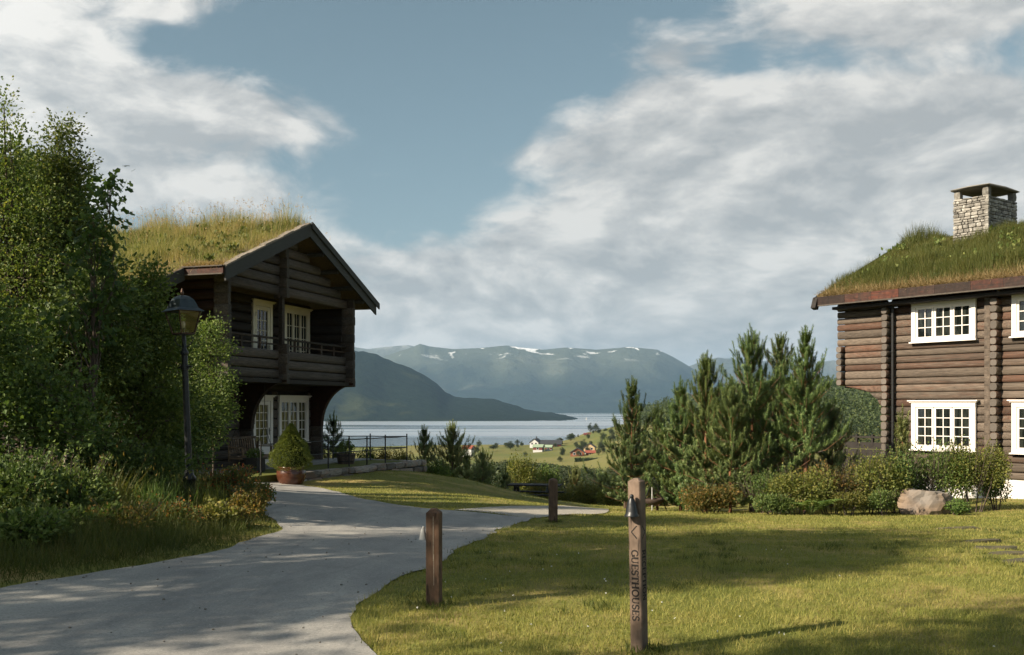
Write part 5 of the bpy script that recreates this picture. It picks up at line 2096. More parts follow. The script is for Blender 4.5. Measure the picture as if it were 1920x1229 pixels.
def broadleaf(name, label, base, H, lobes, leaf, nleaf, mat, seed, trunk=.06, cat='tree', group=None, lean=(0, 0), nlimb=16, bark=None, tpl=LEAF, clump=.16, per=14, droop=0.0, core=0.0):
    """tree or large shrub; lobes are (x, y, z, rx, ry, rz) in metres above the base"""
    rng = np.random.default_rng(seed)
    t = thing(name, label, cat, base, 0, group)
    lobes = np.array(lobes, float)
    vol = lobes[:, 3] * lobes[:, 4] * lobes[:, 5]
    pr = vol ** .6
    pr /= pr.sum()
    top = np.array([lean[0], lean[1], H * .93])
    def on_trunk(f):
        return np.array([lean[0] * f ** 1.4, lean[1] * f ** 1.4, H * .93 * f])
    paths = []
    tp = [tuple(on_trunk(f) + (rng.normal(0, .02, 3) * H * .15 if 0 < f < 1 else 0)) for f in np.linspace(0, 1, 8)]
    tp[0] = (0, 0, -.15)
    paths.append((tp, list(np.linspace(trunk, trunk * .12, 8))))
    ends = []
    for i in range(nlimb):
        l = lobes[rng.choice(len(lobes), p=pr)]
        d = rng.normal(0, 1, 3)
        d /= np.linalg.norm(d)
        e = l[:3] + d * l[3:] * rng.uniform(.45, .9)
        f = np.clip((e[2] / H) * rng.uniform(.35, .8), .08, .9)
        s = on_trunk(f)
        L = np.linalg.norm(e - s)
        pts = curve_pts(s, e, (0, 0, .15 * L), rng)
        paths.append((pts, list(np.linspace(trunk * (1 - f) * .55 + .006, .004, len(pts)))))
        for p in pts[2:]:
            ends.append(p)
    ends = np.array(ends)
    nc = max(nleaf // per, 1)
    li = rng.choice(len(lobes), nc, p=pr)
    d = rng.normal(0, 1, (nc, 3))
    d /= np.linalg.norm(d, axis=1, keepdims=True)
    rad = rng.random(nc) ** .5
    cpos = lobes[li, :3] + d * rad[:, None] * lobes[li, 3:]
    cpos[:, 2] = np.maximum(cpos[:, 2], .05)
    k = np.repeat(np.arange(nc), per)
    pos = cpos[k] + rng.normal(0, clump, (len(k), 3)) * np.array([1, 1, .75])
    dirs = (pos - cpos[k]) * 3 + d[k] * .5 + rng.normal(0, .5, (len(k), 3)) + np.array([[0, 0, -droop + .1]])
    sz = rng.uniform(.6, 1.25, len(k)) * leaf
    parts = [scatter(tpl[0], tpl[1], pos, frames(dirs, rng.uniform(0, 6.28, len(k))), sz)]
    V, F = join(parts)
    ob('crown', np_mesh('crown', V, F, mat), t)
    # fine twigs from the limbs into the clumps
    tw = paths
    for c in cpos[:: max(1, nc // 160)]:
        e = ends[np.argmin(((ends - c) ** 2).sum(1))]
        tw.append(([tuple(e), tuple((e + c) / 2 + rng.normal(0, .03, 3)), tuple(c)], [.006, .004, .002]))
    ob('trunk', limbs_mesh(tw, 'trunk', bark or M_BARK), t)
    return t


# shoots of a young pine: needles round a short axis
def shoot_template(n=34, seed=3):
    rng = np.random.default_rng(seed)
    V, F = [], []
    for i in range(n):
        y = (i + .5) / n
        a = i * 2.4
        o = np.array([math.cos(a), 0, math.sin(a)])
        tip = np.array([o[0] * .24, y + .16, o[2] * .24]) + rng.normal(0, .02, 3)
        side = np.cross(o, (0, 1, 0)) * .042
        b = np.array([0, y, 0])
        k = len(V)
        V += [b - side, b + side, tip]
        F.append((k, k + 1, k + 2))
    return np.array(V), np.array(F)


SHOOT = shoot_template()


def pine(label, base, H, hw, seed, bare=.10, mat=None, group=None, dens=1.0, name='pine_tree', skew=(0, 0), shoot=.22):
    rng = np.random.default_rng(seed)
    t = thing(name, label, 'tree', base, rng.uniform(0, 6), group)
    mat = mat or M_NEEDLE
    paths = [([(0, 0, -.2)] + [(skew[0] * f + rng.normal(0, .01), skew[1] * f + rng.normal(0, .01), H * f) for f in (.25, .5, .75, .97)], [.016 * H, .013 * H, .009 * H, .005 * H, .003])]
    pos, dr, sz = [], [], []
    z = H * bare + .1
    while z < H * .95:
        tt = z / H
        env = hw * 1.22 * (1 - tt) ** .85 * min(1, .55 + tt * 3) * (.75 + .5 * rng.random())
        nb = int(rng.integers(6, 9))
        a0 = rng.uniform(0, 6.28)
        for b in range(nb):
            a = a0 + b * 6.283 / nb + rng.normal(0, .2)
            L = max(env * rng.uniform(.6, 1.18), .12)
            el = R(8) + tt * R(48) + rng.normal(0, .12)
            d = np.array([math.cos(a) * math.cos(el), math.sin(a) * math.cos(el), math.sin(el)])
            p0 = np.array([skew[0] * tt, skew[1] * tt, z])
            p1 = p0 + d * L
            mid = (p0 + p1) / 2 - np.array([0, 0, .10 * L])
            tip = p1 + np.array([0, 0, .10 * L])
            pts = [p0, mid, p1, tip]
            paths.append(([tuple(q) for q in pts], [.007 * H * (1 - tt) * .55 + .004, .006, .004, .003]))
            ns = max(int(L / .10 * dens), 3)
            for s in range(ns):
                f = .12 + .88 * (s + rng.random()) / ns
                q = (1 - f) ** 2 * p0 + 2 * f * (1 - f) * mid + f * f * tip
                for sd in (-1, 1):
                    w = rng.normal(0, .25)
                    az = a + sd * (.85 - .35 * f) + w
                    e2 = min(el + R(38) + rng.normal(0, .28), 1.45)
                    pos.append(q + rng.normal(0, .02, 3))
                    dr.append((math.cos(az) * math.cos(e2), math.sin(az) * math.cos(e2), math.sin(e2)))
                    sz.append(shoot * rng.uniform(.65, 1.2))
            pos.append(tip)
            dr.append(tuple(d * .35 + np.array([0, 0, .85])))
            sz.append(shoot * rng.uniform(1.0, 1.8))
        z += rng.uniform(.22, .36)
    # leader with its candles
    tp = np.array([skew[0], skew[1], H * .93])
    for k in range(7):
        pos.append(tp + np.array([0, 0, .10 * k]) - np.array([0, 0, .35]))
        dr.append(tuple(rng.normal(0, .12, 3) + np.array([0, 0, 1])))
        sz.append(shoot * 1.35)
    for k in range(5):
        a = k * 1.256 + rng.random()
        pos.append(tp - np.array([0, 0, .25]))
        dr.append((math.cos(a) * .5, math.sin(a) * .5, .85))
        sz.append(shoot * 1.4)
    pos, dr, sz = np.array(pos), np.array(dr), np.array(sz)
    V, F = scatter(SHOOT[0], SHOOT[1], pos, frames(dr, rng.uniform(0, 6.28, len(pos))), np.c_[sz * .0 + .22 + 0 * sz, sz, sz * 0 + .22] * np.array([1.15, 1, 1.15]))
    ob('trunk', limbs_mesh(paths, 'trunk', M_PINEBARK, 6), t)
    ob('crown', np_mesh('crown', V, F, mat), t)
    return t


def bush(label, px, d, w, h, leaf, n, mat, seed, name='bush', cat='bush', group=None, tpl=LEAF, depth=None, dz=0.0, shapes=6):
    """shrub built of several leafy masses on thin stems"""
    rng = np.random.default_rng(seed)
    X, Y, z = at(px, d)
    t = thing(name, label, cat, (X, Y, z + dz), 0, group)
    dp = depth or w * .8
    parts, stems = [], []
    for i in range(shapes):
        c = np.array([rng.uniform(-.5, .5) * w * .62, rng.uniform(-.5, .5) * dp * .62, h * rng.uniform(.34, .66)])
        r = np.array([w * rng.uniform(.20, .34), dp * rng.uniform(.20, .34), h * rng.uniform(.26, .40)])
        parts.append(leaf_cloud(n // shapes, c, r, leaf, rng, tpl, .35, .15))
        stems.append(([(c[0] * .3, c[1] * .3, -.1), (c[0] * .8, c[1] * .8, c[2] * .6), tuple(c + np.array([0, 0, r[2] * .8]))], [.018, .012, .004]))
    # loose sprays breaking the outline
    m = n // 10
    a = rng.uniform(0, 6.28, m // 8 + 1)
    tips = np.c_[np.cos(a) * w * .46 * rng.uniform(.3, 1, len(a)), np.sin(a) * dp * .46 * rng.uniform(.3, 1, len(a)), h * rng.uniform(.6, 1.05, len(a))]
    k = np.repeat(np.arange(len(a)), 8)
    f = rng.random(len(k))
    pos = tips[k] * (.72 + .28 * f[:, None]) + rng.normal(0, .02, (len(k), 3))
    dirs = rng.normal(0, .7, (len(k), 3)) + tips[k] * .5 + np.array([[0, 0, .3]])
    parts.append(scatter(tpl[0], tpl[1], pos, frames(dirs, rng.uniform(0, 6.28, len(k))), rng.uniform(.6, 1.1, len(k)) * leaf))
    for q in tips:
        stems.append(([tuple(q * .45), tuple(q * .8), tuple(q)], [.005, .004, .002]))
    V, F = join(parts)
    ob('foliage', np_mesh('foliage', V, F, mat), t)
    ob('stem', limbs_mesh(stems, 'stem', M_BARK, 4), t)
    return t


def fern(label, px, d, r, n, seed, group, mat, dz=0.0):
    rng = np.random.default_rng(seed)
    X, Y, z = at(px, d)
    t = thing('fern', label, 'fern', (X, Y, z + dz), 0, group)
    for i in range(n):
        pos, dr, sz = [], [], []
        a = i * 6.283 / n + rng.normal(0, .25)
        L = r * rng.uniform(.7, 1.15)
        o = np.array([math.cos(a), math.sin(a), 0])
        pts = []
        for s in range(15):
            f = s / 14
            p = o * L * f * .85 + np.array([0, 0, L * (1.15 * f - .75 * f * f)])
            pts.append(tuple(p))
            if f > .15:
                side = np.cross(o, (0, 0, 1))
                for sd in (-1, 1):
                    pos.append(p)
                    dr.append(side * sd + o * .45 + np.array([0, 0, .05 - .25 * f]))
                    sz.append(L * .26 * math.sin(math.pi * min(1, .18 + f * .86)) + .012)
        pos, dr, sz = np.array(pos), np.array(dr), np.array(sz)
        b = MB().tube(pts[::2], .005, 3)
        V, F = scatter(LEAF[0] * np.array([.55, 1, 1]), LEAF[1], pos, frames(dr, np.zeros(len(pos))), sz)
        b.add(V.tolist(), F.tolist())
        b.obj('frond', mat, t)


def lobe_px(px, py, hwx, hwy, d, base, dy=0.0, ry=None):
    """a crown lobe seen at a photograph pixel, relative to a base point"""
    x = (px - 960) / FPX * (d + dy) - base[0]
    z = EYE - (py - HOR) / FPX * (d + dy) - base[2]
    rx, rz = hwx / FPX * d, hwy / FPX * d
    return (x, d + dy - base[1], z, rx, ry or rx * .8, rz)


# ------------------------------------------------------------------ left trees
b = at(40, 17.2)
broadleaf('birch_tree', 'tall birch at the far left edge reaching highest above the bank', b, 6.9, [lobe_px(*q, 17.2, b) for q in
          [(8, 195, 16, 45), (15, 290, 55, 80), (-40, 380, 90, 120), (40, 430, 95, 110), (-60, 560, 150, 150), (90, 560, 120, 110), (30, 700, 150, 110)]], .062, 34000, M_L_BIRCH, 101, .075, group='trees on the left bank', lean=(-.30, 0), nlimb=40, clump=.13)
b = at(140, 18.0)
broadleaf('birch_tree', 'slender birch with twin pointed top beside the tallest birch', b, 6.0, [lobe_px(*q, 18.0, b) for q in
          [(118, 250, 22, 36), (128, 320, 42, 50), (95, 330, 30, 60), (128, 420, 65, 70), (130, 540, 95, 90), (150, 650, 110, 80)]], .060, 26000, M_L_BIRCH, 102, .055, group='trees on the left bank', lean=(-.2, 0), nlimb=32, clump=.12)
b = at(175, 15.6)
broadleaf('maple_tree', 'young maple with star shaped leaves leaning toward the grass roof', b, 4.7, [lobe_px(*q, 15.6, b) for q in
          [(205, 345, 16, 24), (200, 385, 24, 26), (180, 425, 34, 34), (215, 455, 22, 18), (165, 500, 45, 40), (222, 500, 18, 20), (205, 560, 30, 22), (150, 600, 60, 50)]], .125, 900, M_L_MAPLE, 103, .035, group='trees on the left bank', nlimb=22, tpl=MAPLE, clump=.12, per=6, droop=.6)
b = at(120, 16.4)
broadleaf('rowan_tree', 'thin leaning rowan with bare pale trunk on the bank', b, 4.2, [lobe_px(*q, 16.4, b) for q in
          [(190, 560, 70, 60), (120, 640, 110, 70), (210, 660, 60, 60), (40, 700, 90, 80)]], .075, 15000, M_L_DARK, 104, .042, group='trees on the left bank', lean=(.5, .1), nlimb=20, bark=simple('pale_bark', (0.30, 0.26, 0.21), (0.16, 0.13, 0.10), 12, .9, .4), clump=.13)
b = at(265, 18.6)
broadleaf('rowan_tree', 'light green rowan rising in front of the low roof wing', b, 3.7, [lobe_px(*q, 18.6, b) for q in
          [(285, 535, 26, 50), (250, 590, 60, 45), (300, 640, 55, 60), (235, 690, 75, 70), (290, 760, 75, 70)]], .075, 15000, M_L_GREEN, 105, .035, group='trees on the left bank', nlimb=20, clump=.12)
b = at(330, 20.4)
broadleaf('willow_bush', 'leafy willow directly behind the lamp post', b, 3.3, [lobe_px(*q, 20.4, b) for q in
          [(330, 640, 40, 50), (310, 720, 65, 70), (350, 780, 70, 70), (300, 840, 80, 50)]], .07, 12000, M_L_DARK, 106, .03, group='trees on the left bank', nlimb=16, clump=.12)
b = at(400, 22.0)
broadleaf('willow_bush', 'airy light green willow against the balcony corner of the house', b, 3.4, [lobe_px(*q, 22.0, b) for q in
          [(395, 620, 26, 26), (375, 660, 36, 40), (420, 655, 18, 20), (400, 720, 45, 45), (410, 765, 34, 36), (380, 800, 50, 45)]], .055, 11000, M_L_GREEN, 107, .026, group='trees on the left bank', nlimb=22, clump=.09)
b = at(-60, 14.6)
broadleaf('hazel_bush', 'dark dense hazel thicket at the left picture edge', b, 3.0, [lobe_px(*q, 14.6, b) for q in
          [(-30, 640, 110, 90), (60, 740, 110, 90), (-60, 800, 140, 110), (130, 800, 90, 70)]], .085, 12000, M_L_DARK, 108, .035, group='trees on the left bank', nlimb=16, clump=.13)
b = at(190, 19.5)
broadleaf('hazel_bush', 'shaded hazel thicket under the rowans before the house wing', b, 2.9, [lobe_px(*q, 19.5, b) for q in
          [(190, 720, 100, 60), (260, 800, 110, 70), (140, 800, 100, 80), (330, 860, 70, 45)]], .08, 12000, M_L_DARK, 109, .03, group='trees on the left bank', nlimb=14, clump=.13)

UB = 'bushes along the left road bank'
bush('dark leafy undergrowth below the leaning rowan trunk', 210, 15.2, 2.0, 1.0, .065, 5000, M_L_DARK, 121, group=UB)
bush('low green bush at the left edge above the bank grass', 30, 12.6, 1.7, .95, .065, 4200, M_L_DARK, 122, group=UB)
bush('bramble bush left of the foot of the lamp post', 222, 15.6, 1.2, .75, .06, 3600, M_L_GREEN, 123, group=UB)
bush('orange and green leaved bush just right of the lamp post foot', 425, 16.6, 1.1, .60, .045, 3200, M_L_RED, 124, group=UB)
bush('orange flecked bush at the tip of the bank by the road bend', 462, 15.4, .8, .50, .045, 2600, M_L_RED, 125, group=UB)
bush('yellow green bush nearest the road bend', 470, 14.7, .6, .5, .045, 1500, M_L_OCHRE, 127, group=UB)
bush('dark green bush filling the middle of the bank', 130, 13.2, 1.6, .8, .06, 3800, M_L_DARK, 128, group=UB)
bush('broad leaved weeds low on the left bank beside the road', 40, 10.9, 1.2, .45, .075, 1300, M_L_GREEN, 129, group=UB)
bush('small spotted weeds in the bank grass left of the lamp', 240, 12.2, 1.1, .5, .05, 1500, M_L_OCHRE, 130, group=UB)
fern('fern with long fronds under the rowans left of the lamp', 265, 16.6, .95, 14, 131, 'ferns', M_L_DARK)
fern('fern at the left behind the bank grass', 110, 14.6, .9, 12, 132, 'ferns', M_L_DARK)


# tall weeds and grass clumps on the bank
def grass_clump(label, px, d, h_, n, seed, mat, cat='grass clump'):
    rng = np.random.default_rng(seed)
    X, Y, z = at(px, d)
    t = thing('grass_clump', label, cat, (X, Y, z), 0, 'tall grass clumps on the left bank')
    P = np.c_[rng.normal(0, .13, n), rng.normal(0, .13, n), np.zeros(n) - .02]
    V, F = blades(P, np.array([[0, 0, 1.0]]), rng.uniform(.6, 1.1, n) * h_, rng.uniform(.008, .016, n), np.full(n, .28), rng)
    ob('leaves', np_mesh('leaves', V, F, mat), t)
    V, F = scatter(LEAF[0] * np.array([.5, 1, 1]), LEAF[1], P[:n // 9] + np.array([[0, 0, h_ * 1.05]]) + rng.normal(0, .10, (n // 9, 3)), frames(rng.normal(0, .3, (n // 9, 3)) + np.array([[0, 0, 1.0]]), rng.uniform(0, 6, n // 9)), rng.uniform(.04, .08, n // 9))
    ob('seed_heads', np_mesh('seed_heads', V, F, M_L_OCHRE), t, kind='stuff')


grass_clump('tall light green grass clump in the middle of the left bank', 205, 13.6, .75, 260, 141, M_L_YEL)
grass_clump('tall grass clump left of the lamp post foot', 290, 14.4, .60, 220, 142, M_L_GREEN)
grass_clump('tall pale grass clump right of the lamp post foot', 392, 15.0, .55, 200, 143, M_L_YEL)
grass_clump('grass clump at the left edge low on the bank', 70, 11.6, .50, 200, 144, M_L_GREEN)
bush('small orange speckled herb low on the bank near the road', 330, 13.2, .8, .40, .04, 1300, M_L_RED, 145, group=UB)
bush('broad leaved herb on the bank halfway to the road bend', 400, 13.6, .7, .36, .06, 700, M_L_YEL, 146, group=UB)
bush('leafy herb under the tall grass of the left bank', 165, 11.9, .8, .42, .06, 900, M_L_GREEN, 147, group=UB)
bush('low ochre herb at the road edge before the bank tip', 440, 13.9, .55, .30, .045, 900, M_L_OCHRE, 148, group=UB)


# bank grass
def bank_grass():
    rng = np.random.default_rng(55)
    n = 140000
    x, y = rng.uniform(-14, -1.5, n), rng.uniform(7.5, 19, n)
    keep = ~inpoly(x, y, ROAD)
    x, y = x[keep], y[keep]
    px = 960 + FPX * x / y
    # left of the road's left edge only
    L = np.array(smooth_line(ROAD_L))
    d = polydist(x, y, [tuple(p) for p in L] + [tuple(p) for p in L[::-1]])
    left = (x < np.interp(y, [7.5, 8.8, 14, 15.5, 19], [-3.4, -3.2, -2.6, -2.7, -5.0]))
    k = left & (px > -120) & (d > .02)
    x, y, d = x[k], y[k], d[k]
    z = hgt(x, y)
    f = fbm2(x, y, 12, 3, .8)
    h = np.where(d < .35, .07, .10 + .38 * smoothstep(.3, .7, f) * np.clip(d / 1.2, .2, 1)) * rng.uniform(.5, 1.3, len(x))
    V, F = blades(np.c_[x, y, z], np.array([[0, 0, 1.0]]), h, rng.uniform(.005, .010, len(x)), rng.uniform(.15, .6, len(x)), rng)
    M = leafmat('bank_grass', [(0, (0.035, 0.058, 0.012)), (.5, (0.065, 0.088, 0.020)), (.85, (0.11, 0.115, 0.032)), (1, (0.20, 0.15, 0.06))], .35, .6, patch=.7)
    o = ob('bank_grass', np_mesh('bank_grass', V, F, M), kind='stuff')
    tag(o, 'tall rough grass covering the bank left of the road', 'grass')


bank_grass()


def lawn_grass():
    rng = np.random.default_rng(66)
    xs, ys = [], []
    for y0, y1, dens in ((5.2, 8, 2600), (8, 11, 1700), (11, 15, 850), (15, 21, 420), (21, 27, 200), (27, 35, 110)):
        x0, x1 = -y1 * .30, y1 * .56
        n = int((x1 - x0) * (y1 - y0) * dens)
        xs.append(rng.uniform(x0, x1, n))
        ys.append(rng.uniform(y0, y1, n))
    x, y = np.concatenate(xs), np.concatenate(ys)
    k = ~inpoly(x, y, ROAD) & ~inpoly(x, y, GRAVEL) & ~inpoly(x, y, TERRACE)
    k &= ~(x < np.interp(y, [5, 8, 10.5, 14, 18, 23, 27], [-2.2, -3.0, -1.9, -2.6, -4.6, -7, -9]))
    k &= ~((y < 15.5) & (x < -1.4))
    x, y = x[k], y[k]
    z = hgt(x, y) + (fbm2(x, y, 5, 4, 1.3) - 0.47) * 0.05 * smoothstep(4, 9, np.hypot(x, y))
    d = polydist(x, y, ROAD)
    f = fbm2(x, y, 15, 3, 1.1)
    h = (.022 + .030 * f) * rng.uniform(.6, 1.5, len(x)) + np.where(d < .12, .035, 0) * rng.random(len(x))
    wd = rng.uniform(.004, .007, len(x)) * np.clip(y / 9, 1, 2.4)
    dd = np.array([[0, 0, 1.0]]) + rng.normal(0, .45, (len(x), 3))
    TR = (np.array([(-.5, 0, 0), (.5, 0, 0), (0, 1, .15)]), np.array([(0, 1, 2)]))
    V, F = scatter(TR[0], TR[1], np.c_[x, y, z], frames(dd, rng.uniform(0, 6.28, len(x))), np.c_[wd, h, h])
    M = leafmat('lawn_blade', [(0, (0.125, 0.155, 0.032)), (.4, (0.205, 0.205, 0.050)), (.75, (0.285, 0.250, 0.076)), (1, (0.42, 0.32, 0.14))], .35, .7, patch=1.5)
    o = ob('lawn_grass', np_mesh('lawn_grass', V, F, M), kind='stuff')
    tag(o, 'short mown lawn grass on both sides of the drive', 'grass')
    # longer dark tufts and clover leaves breaking the evenness, and rough grass round the posts
    m = 420
    tx, ty = rng.uniform(-1.5, 8, m), rng.uniform(5.5, 17, m)
    g = fbm2(tx, ty, 27, 3, .8)
    k = (g > .46) & ~inpoly(tx, ty, ROAD) & (tx < ty * .56)
    tx, ty = tx[k], ty[k]
    for bx_, by_ in ((.834, 6.54), (-.63, 8.07), (.74, 18.0)):
        tx = np.r_[tx, bx_ + rng.normal(0, .06, 9)]
        ty = np.r_[ty, by_ + rng.normal(0, .06, 9)]
    q = np.repeat(np.arange(len(tx)), 34)
    bx2, by2 = tx[q] + rng.normal(0, .055, len(q)), ty[q] + rng.normal(0, .055, len(q))
    hh = rng.uniform(.03, .085, len(q))
    V, F = blades(np.c_[bx2, by2, hgt(bx2, by2) + .0], np.array([[0, 0, 1.0]]), hh, rng.uniform(.004, .008, len(q)), np.full(len(q), .4), rng)
    o = ob('lawn_tufts', np_mesh('lawn_tufts', V, F, leafmat('tuft_blade', [(0, (0.055, 0.085, 0.018)), (.6, (0.095, 0.125, 0.030)), (1, (0.16, 0.17, 0.05))], .35, .6)), kind='stuff')
    tag(o, 'darker longer tufts standing out of the mown lawn', 'grass')
    # clover flowers
    n = 50
    cx, cy_ = rng.uniform(-1.2, 3.2, n), rng.uniform(6, 12, n)
    g = fbm2(cx, cy_, 31, 2, .9)
    k = (g > .40) & ~inpoly(cx, cy_, ROAD)
    cx, cy_ = cx[k], cy_[k]
    P = np.c_[cx, cy_, hgt(cx, cy_) + .05]
    m = np.repeat(np.arange(len(P)), 7)
    V, F = scatter(LEAF[0], LEAF[1], P[m], frames(rng.normal(0, 1, (len(m), 3)) + np.array([[0, 0, .5]]), rng.uniform(0, 6.28, len(m))), np.full(len(m), .010))
    o = ob('clover_flowers', np_mesh('clover_flowers', V, F, simple('clover_white', (.7, .7, .66), (.6, .6, .55), 5, .8)), kind='stuff')
    tag(o, 'tiny white clover flowers in the near lawn', 'flowers')


lawn_grass()

# ------------------------------------------------------------------ right pines
RP = 'young pines before the right house'
for px, ytop, d, hwpx, seed, bare, lab, dn in [
        (1185, 727, 26.0, 72, 201, .06, 'young pine standing alone left of the pine group with reddish trunk', 1.15),
        (1232, 776, 28.0, 60, 202, .03, 'low pine between the lone pine and the pine group', 1.0),
        (1276, 728, 25.4, 80, 203, .03, 'leftmost pine of the dense group beside the right house', 1.15),
        (1324, 678, 25.0, 92, 204, .04, 'pine with two close pointed tops in the left of the group', 1.15),
        (1409, 625, 24.4, 112, 205, .05, 'tallest pine in the middle of the group', 1.15),
        (1463, 640, 26.2, 95, 206, .10, 'pine half hidden behind the tallest pine', 1.1),
        (1510, 632, 23.6, 92, 207, .30, 'pine with bare orange trunk nearest the right house', 1.1),
        (1370, 735, 23.4, 80, 208, .02, 'low bushy pine in front of the tallest pine', 1.1),
        (1560, 770, 27.0, 70, 209, .05, 'short pine next to the gallery of the right house', 1.0)]:
    bx = at(px, d)
    top = EYE - (ytop - HOR) / FPX * d
    pine(lab, bx, top - bx[2], hwpx / FPX * d, seed, bare, group=RP, dens=dn)
bx = at(1692, 24.2)
pine('tiny pine seedling with pale shoots in front of the downpipe', bx, EYE - (790 - HOR) / FPX * 24.2 - bx[2], .28, 210, .3, M_NEEDLE_Y, RP, 1.0)

# shrubs in front of the right house and pines
SB = 'shrubs before the right house'
for px, d, w_, h_, lf, n, m, seed, lab in [
        (1335, 22.6, 1.5, .75, .055, 3600, M_L_OCHRE, 301, 'low ochre green bush at the foot of the left pines'),
        (1420, 22.4, 1.6, 1.0, .055, 4200, M_L_GREEN, 302, 'green bush below the tallest pine'),
        (1490, 21.9, 1.5, 1.05, .055, 4200, M_L_YEL, 303, 'yellow green bush below the orange trunked pine'),
        (1560, 22.2, 1.6, 1.25, .055, 4600, M_L_OCHRE, 304, 'ochre tinted bush left of the boulder shrubs'),
        (1630, 22.6, 1.7, 1.55, .06, 5200, M_L_YEL, 305, 'leafy yellow green bush in front of the arch'),
        (1690, 23.0, 1.6, 1.55, .06, 5200, M_L_GREEN, 306, 'green bush directly behind the boulder'),
        (1755, 22.9, 1.8, 1.70, .06, 6400, M_L_GREEN, 307, 'tall green shrub under the lower white window'),
        (1825, 22.6, 1.5, 1.65, .05, 6400, M_L_YEL, 308, 'large airy shrub right of the boulder by the white foundation'),
        (1870, 22.9, .8, 1.0, .05, 2200, M_L_GREEN, 309, 'small shrub at the right end of the row by the foundation'),
        (1590, 21.4, .8, .55, .05, 1700, M_L_YEL, 310, 'low leafy plant spilling onto the lawn left of the boulder'),
        (1450, 21.5, .9, .5, .05, 1800, M_L_DARK, 311, 'dark low plant at the lawn edge below the pines'),
        (1660, 21.5, .8, .6, .05, 1700, M_L_DARK, 312, 'dark plant touching the left side of the boulder'),
        (1290, 24.2, 1.0, .6, .05, 2200, M_L_DARK, 313, 'dark low bush beside the iron tripod'),
        (1790, 21.6, .6, .35, .05, 900, M_L_GREEN, 314, 'low grass tuft plant at the right foot of the boulder')]:
    bush(lab, px, d, w_, h_, lf, n, m, seed, group=SB)
fern('fern arching up in front of the arch of the right house', 1618, 22.3, 1.05, 13, 320, 'ferns', M_L_YEL)
fern('fern at the lawn edge left of the boulder', 1520, 21.2, .75, 10, 321, 'ferns', M_L_GREEN)

# ------------------------------------------------------------------ middle distance: below the lawn
MP = 'young pines below the lawn edge'
for px, ytop, ybot, d, hwpx, seed, lab in [
        (848, 801, 900, 40.0, 61, 401, 'pale young pine with a tall pointed top left of the picnic table'),
        (795, 814, 880, 38.5, 39, 402, 'small young pine right beside the end of the iron fence'),
        (905, 850, 920, 41.0, 42, 403, 'small pale pine behind the lawn slope above the picnic table'),
        (948, 888, 925, 41.5, 18, 404, 'tiny pine seedling left of the picnic table'),
        (625, 787, 862, 38.5, 40, 405, 'dark young pine behind the terrace beside the dark house corner'),
        (1078, 888, 940, 41.5, 36, 406, 'small pale pine right of the dark bollard'),
        (1128, 905, 945, 40.0, 18, 407, 'tiny pale pine left of the far back bollard'),
        (875, 862, 905, 38.5, 24, 408, 'low pine thicket at the foot of the pale young pine')]:
    X = (px - 960) / FPX * d
    zt, zb = EYE - (ytop - HOR) / FPX * d, EYE - (ybot - HOR) / FPX * d
    zg = min(h1(X, d), zb)
    pine(lab, (X, d, zg), zt - zg, hwpx / FPX * d, seed, .02, M_NEEDLE if seed == 405 else M_NEEDLE_Y, MP, 1.1, shoot=.20)


def mid_bush(px, ytop, ybot, d, hw, leaf, n, mat, seed, lab, grp):
    X = (px - 960) / FPX * d
    z = min(h1(X, d), EYE - (ybot - HOR) / FPX * d)
    h_ = EYE - (ytop - HOR) / FPX * d - z
    return bush(lab, px, d, hw * 2 / FPX * d, h_, leaf, n, mat, seed, group=grp, dz=z - h1(X, d))


GB = 'sunlit bushes below the lawn'
for px, yt, yb, d, hw, lf, n, m, seed, lab in [
        (982, 850, 925, 43, 30, .085, 4200, M_L_YEL, 501, 'sunlit yellow green young tree behind the picnic table'),
        (1030, 868, 925, 44, 30, .085, 3200, M_L_GREEN, 502, 'green bush right above the dark bollard'),
        (1100, 905, 955, 37, 38, .07, 4200, M_L_YEL, 503, 'pale sunlit bush beyond the gravel end'),
        (1060, 912, 950, 38, 30, .07, 3000, M_L_YEL, 504, 'pale bush right of the picnic table'),
        (1150, 915, 955, 35, 34, .065, 3600, M_L_YEL, 505, 'yellow green bush under the lone pine'),
        (760, 838, 868, 37.5, 26, .06, 2400, M_L_YEL, 506, 'sunlit yellow bush behind the terrace fence corner'),
        (725, 835, 866, 38.0, 26, .06, 2200, M_L_OCHRE, 507, 'ochre bush behind the terrace fence'),
        (690, 838, 866, 38.0, 22, .06, 1800, M_L_GREEN, 508, 'green bush behind the barrel planter'),
        (820, 862, 892, 37.0, 30, .06, 2600, M_L_GREEN, 509, 'long grass bush at the end of the stone wall'),
        (1010, 885, 930, 40, 30, .07, 2600, M_L_OCHRE, 510, 'ochre green bush between picnic table and dark bollard'),
        (1195, 905, 958, 30.5, 40, .06, 3600, M_L_GREEN, 511, 'green bush behind the head of the sign post')]:
    mid_bush(px, yt, yb, d, hw, lf, n, m, seed, lab, GB)

